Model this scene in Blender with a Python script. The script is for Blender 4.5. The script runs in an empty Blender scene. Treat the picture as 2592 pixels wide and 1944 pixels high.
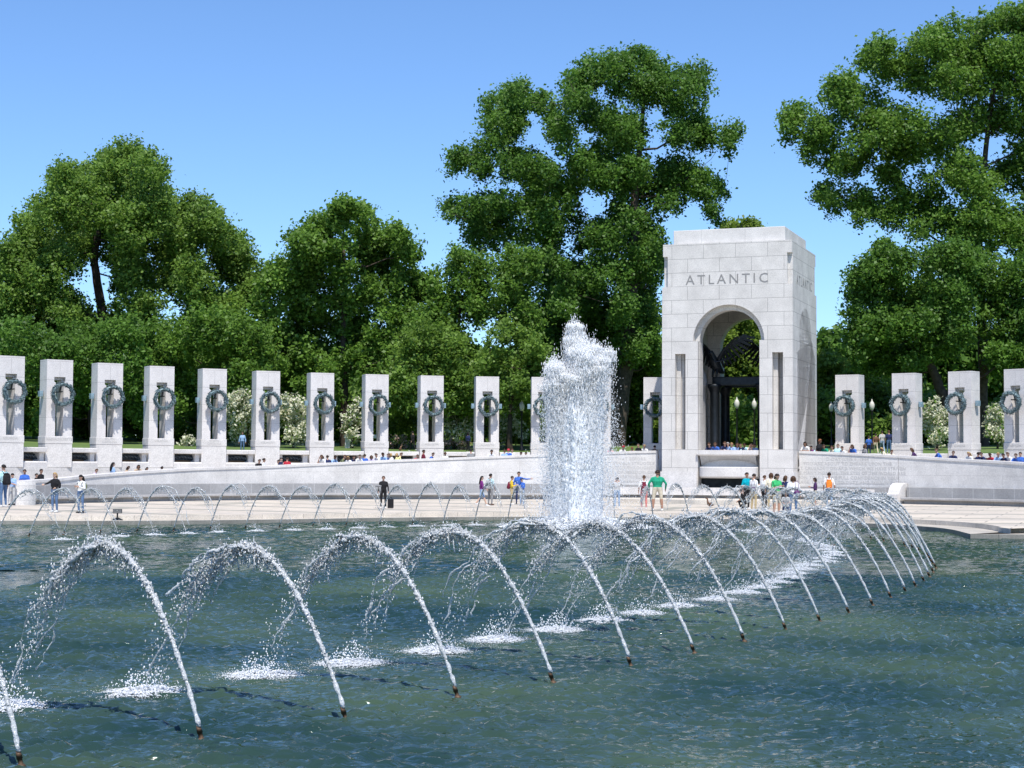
import bpy, bmesh, math, random
import numpy as np
from mathutils import Vector, Matrix, Euler
from mathutils.geometry import tessellate_polygon
R_ = math.radians
sc = bpy.context.scene
COL = sc.collection
# ------------------------------------------------------------------ camera
F_PX, H0, ROLL, HC = 4300.0, 1180.0, 0.0055, 1.94      # focal length and horizon in photo pixels (2592 wide), roll, eye height
PITCH = math.atan((H0 - 972) / F_PX)
cam = bpy.data.cameras.new('camera'); camo = bpy.data.objects.new('camera', cam); COL.objects.link(camo)
cam.sensor_fit = 'HORIZONTAL'; cam.sensor_width = 36; cam.lens = F_PX / 2592 * 36
cam.clip_start = 0.3; cam.clip_end = 3000
_F = Vector((0, math.cos(PITCH), math.sin(PITCH))); _X = Vector((1, 0, 0)); _U = _X.cross(_F)
_r = math.cos(ROLL) * _X + math.sin(ROLL) * _U; _u = -math.sin(ROLL) * _X + math.cos(ROLL) * _U
M = Matrix((( _r.x, _u.x, -_F.x, 0), (_r.y, _u.y, -_F.y, 0), (_r.z, _u.z, -_F.z, HC), (0, 0, 0, 1)))
camo.matrix_world = M
sc.camera = camo
# ------------------------------------------------------------------ sky and sun
SUN_AZ, SUN_EL = math.atan2(0.16, -0.99), R_(62)
sdir = Vector((math.sin(SUN_AZ) * math.cos(SUN_EL), math.cos(SUN_AZ) * math.cos(SUN_EL), math.sin(SUN_EL)))
W = bpy.data.worlds.new('World'); sc.world = W; W.use_nodes = True
nt = W.node_tree; nt.nodes.clear()
sky = nt.nodes.new('ShaderNodeTexSky'); sky.sky_type = 'NISHITA'; sky.sun_disc = False
sky.sun_elevation = SUN_EL; sky.sun_rotation = SUN_AZ; sky.altitude = 0; sky.air_density = 0.9; sky.dust_density = 0.0; sky.ozone_density = 6.0
hs = nt.nodes.new('ShaderNodeMix'); hs.data_type = 'RGBA'; hs.blend_type = 'MULTIPLY'; hs.inputs[0].default_value = 1.0; hs.inputs[7].default_value = (0.84, 0.95, 1.07, 1)
bg = nt.nodes.new('ShaderNodeBackground'); bg.inputs[1].default_value = 0.14
wo = nt.nodes.new('ShaderNodeOutputWorld')
nt.links.new(sky.outputs[0], hs.inputs[6]); nt.links.new(hs.outputs[2], bg.inputs[0]); nt.links.new(bg.outputs[0], wo.inputs[0])
sl = bpy.data.lights.new('sun', 'SUN'); sl.energy = 4.6; sl.angle = R_(0.53); sl.color = (1.0, 0.955, 0.89)
so = bpy.data.objects.new('sun', sl); COL.objects.link(so); so.rotation_euler = sdir.to_track_quat('Z', 'Y').to_euler(); so.location = (0, 0, 60)
sc.view_settings.view_transform = 'Standard'; sc.view_settings.look = 'None'; sc.view_settings.exposure = 0.32; sc.view_settings.gamma = 1.0
sc.view_settings.use_curve_mapping = False
sc.cycles.max_bounces = 12; sc.cycles.transparent_max_bounces = 48; sc.cycles.transmission_bounces = 6; sc.cycles.diffuse_bounces = 8
sc.cycles.use_denoising = True; sc.cycles.caustics_reflective = False; sc.cycles.caustics_refractive = False

# ------------------------------------------------------------------ photo pixel -> place
def ray(px, py):
    u = (px - 1296) / F_PX; v = -(py - 972) / F_PX
    c, s = math.cos(ROLL), math.sin(ROLL)
    x = c * u - s * v; y = s * u + c * v
    return Vector((x, math.cos(PITCH) - y * math.sin(PITCH), math.sin(PITCH) + y * math.cos(PITCH)))
def G(px, py, h):
    r = ray(px, py); t = (h - HC) / r.z; return Vector((r.x * t, r.y * t, h))
def P(px, py, y):
    r = ray(px, py); t = y / r.y; return Vector((r.x * t, y, HC + r.z * t))
CX, CY = 3.0, 68.0                                          # centre of the plaza's curve
def pol(phi, r, z=0.0):
    a = R_(phi); return Vector((CX + r * math.sin(a), CY + r * math.cos(a), z))
def polar(px, py, r):
    q = ray(px, py); a = q.x**2 + q.y**2; b = -2 * (q.x * CX + q.y * CY); c = CX**2 + CY**2 - r * r
    t = (-b + math.sqrt(b * b - 4 * a * c)) / (2 * a)
    return math.degrees(math.atan2(q.x * t - CX, q.y * t - CY)), HC + q.z * t
AX = 20.2                                                    # bearing of the arch from the plaza centre
WZ = -0.315                                                  # water level
TOPS = [(-76, 1.14), (-68, 1.25), (-61.6, 1.44), (-55.2, 1.60), (-46.9, 1.78), (-39.5, 1.86), (-31.2, 2.03), (-26.2, 2.14), (-21.2, 2.26), (-16.2, 2.35), (-8.9, 2.49), (-1.6, 2.63), (8.1, 2.81), (11.1, 2.84), (28.7, 2.84), (32.4, 2.78), (37.3, 2.69), (42.3, 2.58), (47.3, 2.46), (52.5, 2.36), (57.3, 2.26), (80, 1.8)]
def top_h(phi): return float(np.interp(phi, [a for a, _ in TOPS], [b for _, b in TOPS]))
def ramp_h(phi): return top_h(phi) - 1.06

# ------------------------------------------------------------------ mesh helpers
def link(name, me, parent=None):
    o = bpy.data.objects.new(name, me); COL.objects.link(o)
    if parent: o.parent = parent
    return o
def tag(o, label=None, cat=None, group=None, kind=None):
    if label: o['label'] = label
    if cat: o['category'] = cat
    if group: o['group'] = group
    if kind: o['kind'] = kind
    return o
def empty(name, loc=(0, 0, 0), rz=0.0, label=None, cat=None, group=None):
    o = bpy.data.objects.new(name, None); COL.objects.link(o); o.location = loc; o.rotation_euler = (0, 0, rz); o.empty_display_size = 0.2
    return tag(o, label, cat, group)

class MB:
    def __init__(s): s.v = []; s.f = []; s.mi = []; s.uv = {}
    def add(s, vs, fs, mi=0, M=None):
        b = len(s.v)
        for v in vs:
            v = Vector(v); s.v.append(M @ v if M else v)
        for f in fs: s.f.append([b + i for i in f]); s.mi.append(mi)
        return b
    def box(s, x0, x1, y0, y1, z0, z1, mi=0, M=None):
        vs = [(x0, y0, z0), (x1, y0, z0), (x1, y1, z0), (x0, y1, z0), (x0, y0, z1), (x1, y0, z1), (x1, y1, z1), (x0, y1, z1)]
        s.add(vs, [(0, 3, 2, 1), (4, 5, 6, 7), (0, 1, 5, 4), (1, 2, 6, 5), (2, 3, 7, 6), (3, 0, 4, 7)], mi, M)
    def frust(s, x0, x1, y0, y1, z0, X0, X1, Y0, Y1, z1, mi=0, M=None):
        vs = [(x0, y0, z0), (x1, y0, z0), (x1, y1, z0), (x0, y1, z0), (X0, Y0, z1), (X1, Y0, z1), (X1, Y1, z1), (X0, Y1, z1)]
        s.add(vs, [(0, 3, 2, 1), (4, 5, 6, 7), (0, 1, 5, 4), (1, 2, 6, 5), (2, 3, 7, 6), (3, 0, 4, 7)], mi, M)
    def plate(s, outer, holes, y0, y1, mi=0, M=None):
        """polygon in x,z with holes, thickness along y"""
        loops = [outer] + holes
        flat = [p for l in loops for p in l]
        tris = tessellate_polygon([[Vector((p[0], p[1], 0)) for p in l] for l in loops])
        n = len(flat)
        vs = [(p[0], y0, p[1]) for p in flat] + [(p[0], y1, p[1]) for p in flat]
        fs = []
        for t in tris:
            a, b, c = [Vector(flat[i]) for i in t]
            cr = (b.x - a.x) * (c.y - a.y) - (b.y - a.y) * (c.x - a.x)
            if abs(cr) < 1e-9: continue
            if cr > 0: fs.append(t); fs.append((t[2] + n, t[1] + n, t[0] + n))
            else: fs.append((t[2], t[1], t[0])); fs.append((t[0] + n, t[1] + n, t[2] + n))
        k = 0
        for li, l in enumerate(loops):
            m = len(l)
            area = sum(l[i][0] * l[(i + 1) % m][1] - l[(i + 1) % m][0] * l[i][1] for i in range(m))
            for i in range(m):
                a, b = k + i, k + (i + 1) % m
                q = (a, a + n, b + n, b)
                if (area > 0) != (li > 0): q = q[::-1]
                fs.append(q)
            k += m
        s.add(vs, fs, mi, M)
    def tube(s, pts, rad, n=8, mi=0, cap=True, M=None):
        pts = [Vector(p) for p in pts]
        if not hasattr(rad, '__len__'): rad = [rad] * len(pts)
        vs = []; fs = []
        prev = None
        for i, p in enumerate(pts):
            d = (pts[min(i + 1, len(pts) - 1)] - pts[max(i - 1, 0)])
            if d.length < 1e-9: d = Vector((0, 0, 1))
            d.normalize()
            if prev is None:
                a = d.orthogonal().normalized()
            else:
                a = prev - d * prev.dot(d)
                if a.length < 1e-6: a = d.orthogonal()
                a.normalize()
            prev = a; b = d.cross(a)
            for k in range(n):
                t = 2 * math.pi * k / n
                vs.append(p + (a * math.cos(t) + b * math.sin(t)) * rad[i])
        for i in range(len(pts) - 1):
            for k in range(n):
                k2 = (k + 1) % n
                fs.append((i * n + k, i * n + k2, (i + 1) * n + k2, (i + 1) * n + k))
        if cap: fs.append(tuple(range(n))[::-1]); fs.append(tuple(range((len(pts) - 1) * n, len(pts) * n)))
        s.add(vs, fs, mi, M)
    def lathe(s, prof, n=16, mi=0, M=None):
        vs = []; fs = []
        for r, z in prof:
            for k in range(n):
                t = 2 * math.pi * k / n; vs.append((r * math.cos(t), r * math.sin(t), z))
        for i in range(len(prof) - 1):
            for k in range(n):
                k2 = (k + 1) % n; fs.append((i * n + k, i * n + k2, (i + 1) * n + k2, (i + 1) * n + k))
        fs.append(tuple(range(n))[::-1]); fs.append(tuple(range((len(prof) - 1) * n, len(prof) * n)))
        s.add(vs, fs, mi, M)
    def ball(s, c, r, n=8, mi=0, sc3=(1, 1, 1), M=None):
        prof = [(max(1e-4, math.sin(math.pi * i / n)) , -math.cos(math.pi * i / n)) for i in range(n + 1)]
        T = Matrix.Translation(c) @ Matrix.Diagonal((r * sc3[0], r * sc3[1], r * sc3[2], 1))
        s.lathe(prof, n + 2, mi, (M @ T) if M else T)
    def arcwall(s, prof, a0, a1, step=1.0, mi=0, caps=True):
        """sweep a closed profile along an arc about the plaza centre; prof(phi) -> [(r, z)...]"""
        n = max(1, int(math.ceil(abs(a1 - a0) / step)))
        vs = []; fs = []; uv = []
        m = None
        for i in range(n + 1):
            ph = a0 + (a1 - a0) * i / n
            pr = prof(ph); m = len(pr)
            for r, z in pr: vs.append(pol(ph, r, z))
        for i in range(n):
            for k in range(m):
                k2 = (k + 1) % m
                fs.append((i * m + k, (i + 1) * m + k, (i + 1) * m + k2, i * m + k2))
        if caps: fs.append(tuple(range(m))); fs.append(tuple(range(n * m, (n + 1) * m))[::-1])
        s.add(vs, fs, mi)
    def build(s, name, mats, parent=None, smooth=False, uvmode='box', bevel=0.0, calc=True):
        me = bpy.data.meshes.new(name)
        me.from_pydata([tuple(v) for v in s.v], [], s.f)
        if not isinstance(mats, (list, tuple)): mats = [mats]
        for m in mats: me.materials.append(m)
        if any(s.mi): me.polygons.foreach_set('material_index', s.mi)
        if calc or bevel:
            bm = bmesh.new(); bm.from_mesh(me)
            if calc: bmesh.ops.recalc_face_normals(bm, faces=bm.faces)
            if bevel:
                es = [e for e in bm.edges if len(e.link_faces) == 2 and e.calc_face_angle(0) > 0.6]
                try: bmesh.ops.bevel(bm, geom=es, offset=bevel, segments=1, affect='EDGES', clamp_overlap=True)
                except Exception: pass
            bm.to_mesh(me); bm.free()
        if uvmode:
            uvl = me.uv_layers.new(name='UVMap')
            n = len(me.loops); co = np.empty(len(me.vertices) * 3, np.float32); me.vertices.foreach_get('co', co); co = co.reshape(-1, 3)
            vi = np.empty(n, np.int32); me.loops.foreach_get('vertex_index', vi)
            pn = np.empty(len(me.polygons) * 3, np.float32); me.polygons.foreach_get('normal', pn); pn = pn.reshape(-1, 3)
            lt = np.empty(len(me.polygons), np.int32); me.polygons.foreach_get('loop_total', lt)
            ln = np.repeat(pn, lt, axis=0); c = co[vi]
            if uvmode == 'arc':
                ang = np.arctan2(c[:, 0] - CX, c[:, 1] - CY); u = ang * 26.0; rr = np.hypot(c[:, 0] - CX, c[:, 1] - CY)
                up = np.abs(ln[:, 2]) > 0.7; v = np.where(up, rr, c[:, 2])
            else:
                ax = np.abs(ln); up = (ax[:, 2] > 0.7); xd = ax[:, 0] > ax[:, 1]
                u = np.where(up, c[:, 0], np.where(xd, c[:, 1], c[:, 0])); v = np.where(up, c[:, 1], c[:, 2])
            uvl.data.foreach_set('uv', np.stack([u, v], 1).astype(np.float32).ravel())
        if smooth: me.polygons.foreach_set('use_smooth', [True] * len(me.polygons))
        me.update()
        return link(name, me, parent)

def np_mesh(name, verts, quads, mats, parent=None, mi=None, n=4):
    me = bpy.data.meshes.new(name); nv = len(verts); nf = len(quads)
    me.vertices.add(nv); me.vertices.foreach_set('co', np.asarray(verts, np.float32).ravel())
    me.loops.add(nf * n); me.loops.foreach_set('vertex_index', np.asarray(quads, np.int32).ravel())
    me.polygons.add(nf); me.polygons.foreach_set('loop_start', np.arange(0, nf * n, n, dtype=np.int32))
    me.polygons.foreach_set('loop_total', np.full(nf, n, np.int32))
    for m in (mats if isinstance(mats, (list, tuple)) else [mats]): me.materials.append(m)
    if mi is not None: me.polygons.foreach_set('material_index', np.asarray(mi, np.int32))
    me.update(calc_edges=True)
    return link(name, me, parent)

# ------------------------------------------------------------------ materials
def new_mat(name):
    m = bpy.data.materials.new(name); m.use_nodes = True
    return m, m.node_tree.nodes, m.node_tree.links, m.node_tree.nodes['Principled BSDF']
def pm(name, col, rough=0.6, metal=0.0, spec=0.3, noise=0.0, nscale=8.0, bump=0.0):
    m, N, L, b = new_mat(name)
    b.inputs['Base Color'].default_value = (*col, 1); b.inputs['Roughness'].default_value = rough; b.inputs['Metallic'].default_value = metal
    b.inputs['Specular IOR Level'].default_value = spec
    if noise or bump:
        tc = N.new('ShaderNodeTexCoord'); nz = N.new('ShaderNodeTexNoise'); nz.inputs['Scale'].default_value = nscale; nz.inputs['Detail'].default_value = 5
        L.new(tc.outputs['Object'], nz.inputs['Vector'])
        if noise:
            mr = N.new('ShaderNodeMapRange'); mr.inputs['From Min'].default_value = 0.3; mr.inputs['From Max'].default_value = 0.7
            mr.inputs['To Min'].default_value = 1 - noise; mr.inputs['To Max'].default_value = 1 + noise
            L.new(nz.outputs[0], mr.inputs[0])
            mx = N.new('ShaderNodeVectorMath'); mx.operation = 'SCALE'; mx.inputs[0].default_value = col
            L.new(mr.outputs[0], mx.inputs['Scale']); L.new(mx.outputs[0], b.inputs['Base Color'])
        if bump:
            bp = N.new('ShaderNodeBump'); bp.inputs['Strength'].default_value = bump; bp.inputs['Distance'].default_value = 0.02
            L.new(nz.outputs[0], bp.inputs['Height']); L.new(bp.outputs[0], b.inputs['Normal'])
    return m
def stone(name, col, bw=1.6, bh=0.6, off=0.0, mortar=0.012, mcol=0.55, split=None, rough=0.75, speck=0.16, stain=0.14, voff=0.0, tint=0.05):
    """granite ashlar: speckle, stains and joints; optional second course height above v=split"""
    m, N, L, b = new_mat(name)
    b.inputs['Roughness'].default_value = rough; b.inputs['Specular IOR Level'].default_value = 0.25
    uv = N.new('ShaderNodeUVMap'); tc = N.new('ShaderNodeTexCoord')
    def brick(bw, bh, vo):
        mp = N.new('ShaderNodeMapping'); mp.inputs['Location'].default_value = (off, -vo, 0); L.new(uv.outputs[0], mp.inputs[0])
        br = N.new('ShaderNodeTexBrick'); br.inputs['Scale'].default_value = 1.0; br.inputs['Mortar Size'].default_value = mortar; br.inputs['Mortar Smooth'].default_value = 0.3
        br.inputs['Brick Width'].default_value = bw; br.inputs['Row Height'].default_value = bh; br.inputs['Bias'].default_value = 0.0
        br.inputs['Color1'].default_value = (1 - tint, 1 - tint, 1 - tint, 1); br.inputs['Color2'].default_value = (1 + tint, 1 + tint, 1 + tint, 1)
        br.inputs['Mortar'].default_value = (mcol, mcol, mcol, 1)
        L.new(mp.outputs[0], br.inputs[0]); return br.outputs[0]
    c = brick(bw, bh, voff)
    if split:
        c2 = brick(bw, split[1], split[0]); sp = N.new('ShaderNodeSeparateXYZ'); L.new(uv.outputs[0], sp.inputs[0])
        gt = N.new('ShaderNodeMath'); gt.operation = 'GREATER_THAN'; gt.inputs[1].default_value = split[0]; L.new(sp.outputs[1], gt.inputs[0])
        mx = N.new('ShaderNodeMix'); mx.data_type = 'RGBA'; L.new(gt.outputs[0], mx.inputs[0]); L.new(c, mx.inputs[6]); L.new(c2, mx.inputs[7]); c = mx.outputs[2]
    n1 = N.new('ShaderNodeTexNoise'); n1.inputs['Scale'].default_value = 22; n1.inputs['Detail'].default_value = 3
    n2 = N.new('ShaderNodeTexNoise'); n2.inputs['Scale'].default_value = 0.9; n2.inputs['Detail'].default_value = 6; n2.inputs['Roughness'].default_value = 0.65
    L.new(tc.outputs['Object'], n1.inputs[0]); L.new(tc.outputs['Object'], n2.inputs[0])
    def rng(o, a):
        mr = N.new('ShaderNodeMapRange'); mr.inputs['From Min'].default_value = 0.3; mr.inputs['From Max'].default_value = 0.7
        mr.inputs['To Min'].default_value = 1 - a; mr.inputs['To Max'].default_value = 1 + a; L.new(o, mr.inputs[0]); return mr.outputs[0]
    mu = N.new('ShaderNodeMath'); mu.operation = 'MULTIPLY'; L.new(rng(n1.outputs[0], speck), mu.inputs[0]); L.new(rng(n2.outputs[0], stain), mu.inputs[1])
    sc1 = N.new('ShaderNodeVectorMath'); sc1.operation = 'SCALE'; sc1.inputs[0].default_value = col; L.new(mu.outputs[0], sc1.inputs['Scale'])
    m2 = N.new('ShaderNodeVectorMath'); m2.operation = 'MULTIPLY'; L.new(sc1.outputs[0], m2.inputs[0]); L.new(c, m2.inputs[1])
    L.new(m2.outputs[0], b.inputs['Base Color'])
    bp = N.new('ShaderNodeBump'); bp.inputs['Strength'].default_value = 0.3; bp.inputs['Distance'].default_value = 0.01
    L.new(n1.outputs[0], bp.inputs['Height']); L.new(bp.outputs[0], b.inputs['Normal'])
    return m
def leafmat(name, col, var=0.35, trans=0.35, col2=None):
    m, N, L, b = new_mat(name)
    out = N['Material Output']
    geo = N.new('ShaderNodeNewGeometry'); tc = N.new('ShaderNodeTexCoord')
    nz = N.new('ShaderNodeTexNoise'); nz.inputs['Scale'].default_value = 0.35; nz.inputs['Detail'].default_value = 3; L.new(tc.outputs['Object'], nz.inputs[0])
    ad = N.new('ShaderNodeMath'); ad.operation = 'MULTIPLY_ADD'; L.new(geo.outputs['Random Per Island'], ad.inputs[0]); ad.inputs[1].default_value = 0.6
    mr = N.new('ShaderNodeMapRange'); mr.inputs['From Min'].default_value = 0.3; mr.inputs['From Max'].default_value = 0.7; mr.inputs['To Max'].default_value = 0.4; L.new(nz.outputs[0], mr.inputs[0])
    L.new(mr.outputs[0], ad.inputs[2])
    mx = N.new('ShaderNodeMix'); mx.data_type = 'RGBA'; L.new(ad.outputs[0], mx.inputs[0])
    a = tuple(c * (1 - var) for c in col); c2 = col2 or tuple(c * (1 + var) for c in col)
    mx.inputs[6].default_value = (*a, 1); mx.inputs[7].default_value = (*c2, 1)
    L.new(mx.outputs[2], b.inputs['Base Color']); b.inputs['Roughness'].default_value = 0.5; b.inputs['Specular IOR Level'].default_value = 0.35
    tr = N.new('ShaderNodeBsdfTranslucent'); L.new(mx.outputs[2], tr.inputs[0])
    ms = N.new('ShaderNodeMixShader'); ms.inputs[0].default_value = trans
    L.new(b.outputs[0], ms.inputs[1]); L.new(tr.outputs[0], ms.inputs[2]); L.new(ms.outputs[0], out.inputs[0])
    return m

GRAN = (0.56, 0.545, 0.545)
m_arch = stone('granite_arch', (0.60, 0.575, 0.545), 1.75, 0.973, 0.4, 0.013, 0.5, split=(8.72, 0.745), voff=2.88 - 0.973 * 3, tint=0.015)
m_pillar = stone('granite_pillar', (0.65, 0.62, 0.60), 9.0, 0.93, 0.0, 0.010, 0.62, voff=3.3 - 0.93 * 4, tint=0.02)
m_plain = stone('granite_plain', (0.63, 0.605, 0.58), 2.4, 50, 0.3, 0.008, 0.6, voff=-25, tint=0.03)
m_wall = stone('granite_wall', (0.63, 0.61, 0.585), 2.6, 0.62, 0.0, 0.008, 0.72, voff=0.97, tint=0.03)
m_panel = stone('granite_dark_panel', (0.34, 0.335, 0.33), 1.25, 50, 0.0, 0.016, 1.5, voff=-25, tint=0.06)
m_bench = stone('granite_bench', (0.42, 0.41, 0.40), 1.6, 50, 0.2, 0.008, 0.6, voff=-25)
m_text = pm('engraved_letters', (0.25, 0.245, 0.24), 0.9)
m_text2 = pm('engraved_pale_letters', (0.49, 0.475, 0.455), 0.9)
m_patina = pm('bronze_patina', (0.115, 0.17, 0.185), 0.55, 0.25, 0.4, 0.45, 14, 0.6)
m_bracket = pm('bronze_bracket', (0.25, 0.36, 0.42), 0.45, 0.3, 0.4, 0.2, 10)
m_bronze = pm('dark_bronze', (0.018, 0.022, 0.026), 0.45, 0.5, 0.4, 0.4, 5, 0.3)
m_rope = pm('bronze_rope', (0.07, 0.085, 0.10), 0.4, 0.5, 0.4, 0.3, 12, 0.4)
m_bark = pm('bark', (0.055, 0.042, 0.032), 0.9, 0, 0.2, 0.45, 3, 1.0)
m_bark2 = pm('pale_bark', (0.075, 0.06, 0.048), 0.9, 0, 0.2, 0.45, 4, 1.0)
m_iron = pm('black_iron', (0.012, 0.013, 0.013), 0.4, 0.2, 0.4)
m_globe = pm('milk_glass', (0.62, 0.58, 0.50), 0.3)
m_nozzle = pm('brass_nozzle', (0.11, 0.065, 0.035), 0.6, 0.3, 0.5, 0.4, 30)
m_soil = pm('dark_soil', (0.05, 0.04, 0.03), 0.95, 0, 0.1, 0.3, 3)

# ================================================================== SETTING: pool, plaza, lawn
def catmull(pts, k=6):
    out = []
    for i in range(len(pts) - 1):
        p0 = Vector(pts[max(i - 1, 0)]); p1 = Vector(pts[i]); p2 = Vector(pts[i + 1]); p3 = Vector(pts[min(i + 2, len(pts) - 1)])
        for j in range(k):
            t = j / k
            out.append(0.5 * ((2 * p1) + (-p0 + p2) * t + (2 * p0 - 5 * p1 + 4 * p2 - p3) * t * t + (-p0 + 3 * p1 - 3 * p2 + p3) * t**3))
    out.append(Vector(pts[-1])); return out
PE = catmull([(-45, 60.5), (-30, 62), (-18.8, 62.8), (-15.2, 63.1), (-11.8, 64.4), (-8.4, 66.4), (-4.8, 69.0), (-0.7, 70.8), (3.4, 71.3), (7.4, 70.3), (11.0, 68.0), (13.8, 65.0), (15.0, 62.2), (15.3, 59.4), (14.85, 55.1)])
PE2 = PE + [Vector((29, 54.2))]
UE = []
for i, p in enumerate(PE):
    d = (PE[min(i + 1, len(PE) - 1)] - PE[max(i - 1, 0)]).normalized(); nrm = Vector((-d.y, d.x))
    UE.append(p + nrm * (0.95 + (0.35 if p.x > 12 else 0)))
UE[-1] = Vector((16.2, 56.7)); UE[-2].x = 16.25
UE2 = UE + [Vector((29.5, 55.9))]

m_water, N, L, b = new_mat('pool_water')
tc = N.new('ShaderNodeTexCoord')
b.inputs['Roughness'].default_value = 0.04; b.inputs['IOR'].default_value = 1.33; b.inputs['Specular IOR Level'].default_value = 0.5
nzc = N.new('ShaderNodeTexNoise'); nzc.inputs['Scale'].default_value = 0.22; nzc.inputs['Detail'].default_value = 4; L.new(tc.outputs['Object'], nzc.inputs[0])
crw = N.new('ShaderNodeValToRGB'); crw.color_ramp.elements[0].position = 0.37; crw.color_ramp.elements[0].color = (0.014, 0.038, 0.036, 1)
crw.color_ramp.elements[1].position = 0.69; crw.color_ramp.elements[1].color = (0.058, 0.092, 0.052, 1)
L.new(nzc.outputs[0], crw.inputs[0]); L.new(crw.outputs[0], b.inputs['Base Color'])
def wnoise(sx, sy, s, det, dist=0.0):
    mp = N.new('ShaderNodeMapping'); mp.inputs['Scale'].default_value = (sx, sy, 1); L.new(tc.outputs['Object'], mp.inputs[0])
    n = N.new('ShaderNodeTexNoise'); n.inputs['Scale'].default_value = s; n.inputs['Detail'].default_value = det; n.inputs['Distortion'].default_value = dist
    n.inputs['Roughness'].default_value = 0.55
    L.new(mp.outputs[0], n.inputs[0]); return n.outputs[0]
h1 = wnoise(0.55, 1.3, 7.0, 2.5, 0.6); h2 = wnoise(0.7, 1.2, 9.0, 2, 0.3); h3 = wnoise(1, 1, 0.8, 1)
a1 = N.new('ShaderNodeMath'); a1.operation = 'MULTIPLY_ADD'; a1.inputs[1].default_value = 0.28; L.new(h2, a1.inputs[0]); L.new(h1, a1.inputs[2])
a2 = N.new('ShaderNodeMath'); a2.operation = 'MULTIPLY_ADD'; a2.inputs[1].default_value = 1.2; L.new(h3, a2.inputs[0]); L.new(a1.outputs[0], a2.inputs[2])
bw = N.new('ShaderNodeBump'); bw.inputs['Strength'].default_value = 1.0; bw.inputs['Distance'].default_value = 0.045
L.new(a2.outputs[0], bw.inputs['Height']); L.new(bw.outputs[0], b.inputs['Normal'])

rngw = np.random.default_rng(3)
WAVES = []
for lam, cnt, amp in ((1.7, 5, 0.0035), (0.95, 7, 0.0034), (0.55, 9, 0.0036), (0.34, 14, 0.0056), (0.22, 18, 0.0048), (0.15, 16, 0.0024)):
    for _ in range(cnt):
        th = rngw.normal(1.62, 0.62) if lam < 0.6 else rngw.normal(1.8, 0.8); l_ = lam * rngw.uniform(0.8, 1.25)
        WAVES.append((2 * math.pi / l_ * math.cos(th), 2 * math.pi / l_ * math.sin(th), rngw.uniform(0, 6.28), amp * rngw.uniform(0.6, 1.2), l_))
def water_z(X, Y, minlam):
    wx = X + 0.10 * np.sin(Y * 2.3 + 1) + 0.06 * np.sin(X * 5.1 - Y * 3.3); wy = Y + 0.10 * np.sin(X * 2.7) + 0.06 * np.sin(X * 4.0 + Y * 4.9)
    Z = np.zeros_like(X)
    for kx, ky, ph, am, l_ in WAVES:
        if l_ < minlam: continue
        sn = np.sin(kx * wx + ky * wy + ph); Z += am * (sn + 0.25 * np.cos(2 * (kx * wx + ky * wy + ph)))
    mod = 0.75 + 0.45 * np.sin(X * 0.43 + 1.3 * np.sin(Y * 0.21)) * np.sin(Y * 0.35 + 0.7)
    return Z * mod
def water_grid(xs, ys, minlam):
    X, Y = np.meshgrid(xs, ys); Z = WZ + water_z(X, Y, minlam); nx = len(xs); ny = len(ys)
    v = np.stack([X, Y, Z], 2).reshape(-1, 3); i = np.arange((ny - 1) * (nx - 1)); r_, c_ = i // (nx - 1), i % (nx - 1); a_ = r_ * nx + c_
    return v, np.stack([a_, a_ + 1, a_ + nx + 1, a_ + nx], 1)
Vw = []; Qw = []; ob_ = 0
for xs, ys, ml in ((np.arange(-9, 12.01, 0.045), np.arange(8.1, 36.01, 0.045), 0.0), (np.arange(-29, 29.01, 0.11), np.arange(35.9, 72.6, 0.11), 0.3),
                   (np.arange(-45, -8.9, 0.35), np.arange(4.5, 36.1, 0.35), 0.8), (np.arange(11.9, 29.2, 0.2), np.arange(4.5, 36.1, 0.2), 0.5), (np.arange(-9.1, 12.1, 0.2), np.arange(4.5, 8.3, 0.2), 0.5), (np.arange(-45, -28.9, 0.5), np.arange(35.9, 72.6, 0.5), 1.2)):
    v_, q_ = water_grid(xs, ys, ml); Vw.append(v_); Qw.append(q_ + ob_); ob_ += len(v_)
wo_ = np_mesh('pool_water', np.concatenate(Vw), np.concatenate(Qw), m_water); wo_.data.polygons.foreach_set('use_smooth', [True] * len(wo_.data.polygons)); tag(wo_, kind='structure')

m_ledge = stone('wet_ledge', (0.46, 0.42, 0.36), 3, 50, voff=-25, stain=0.2)
m_coping = stone('coping_side', (0.25, 0.24, 0.21), 1.5, 50, voff=-25, stain=0.3)
m_step = stone('cream_step', (0.62, 0.56, 0.48), 1.5, 50, voff=-25, stain=0.12)
# lower ledge just above the water
mb = MB(); n = len(PE2)
vs = []; fs = []
for a, c in zip(PE2, UE2):
    vs += [(a.x, a.y, -1.0), (a.x, a.y, -0.17), (c.x, c.y, -0.17)]
for i in range(n - 1):
    fs += [(3 * i, 3 * i + 3, 3 * i + 4, 3 * i + 1), (3 * i + 1, 3 * i + 4, 3 * i + 5, 3 * i + 2)]
mi = [0, 1] * (n - 1)
mb.add(vs, fs); mb.mi = mi
tag(mb.build('pool_ledge', [m_coping, m_ledge], calc=False), kind='structure')
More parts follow.
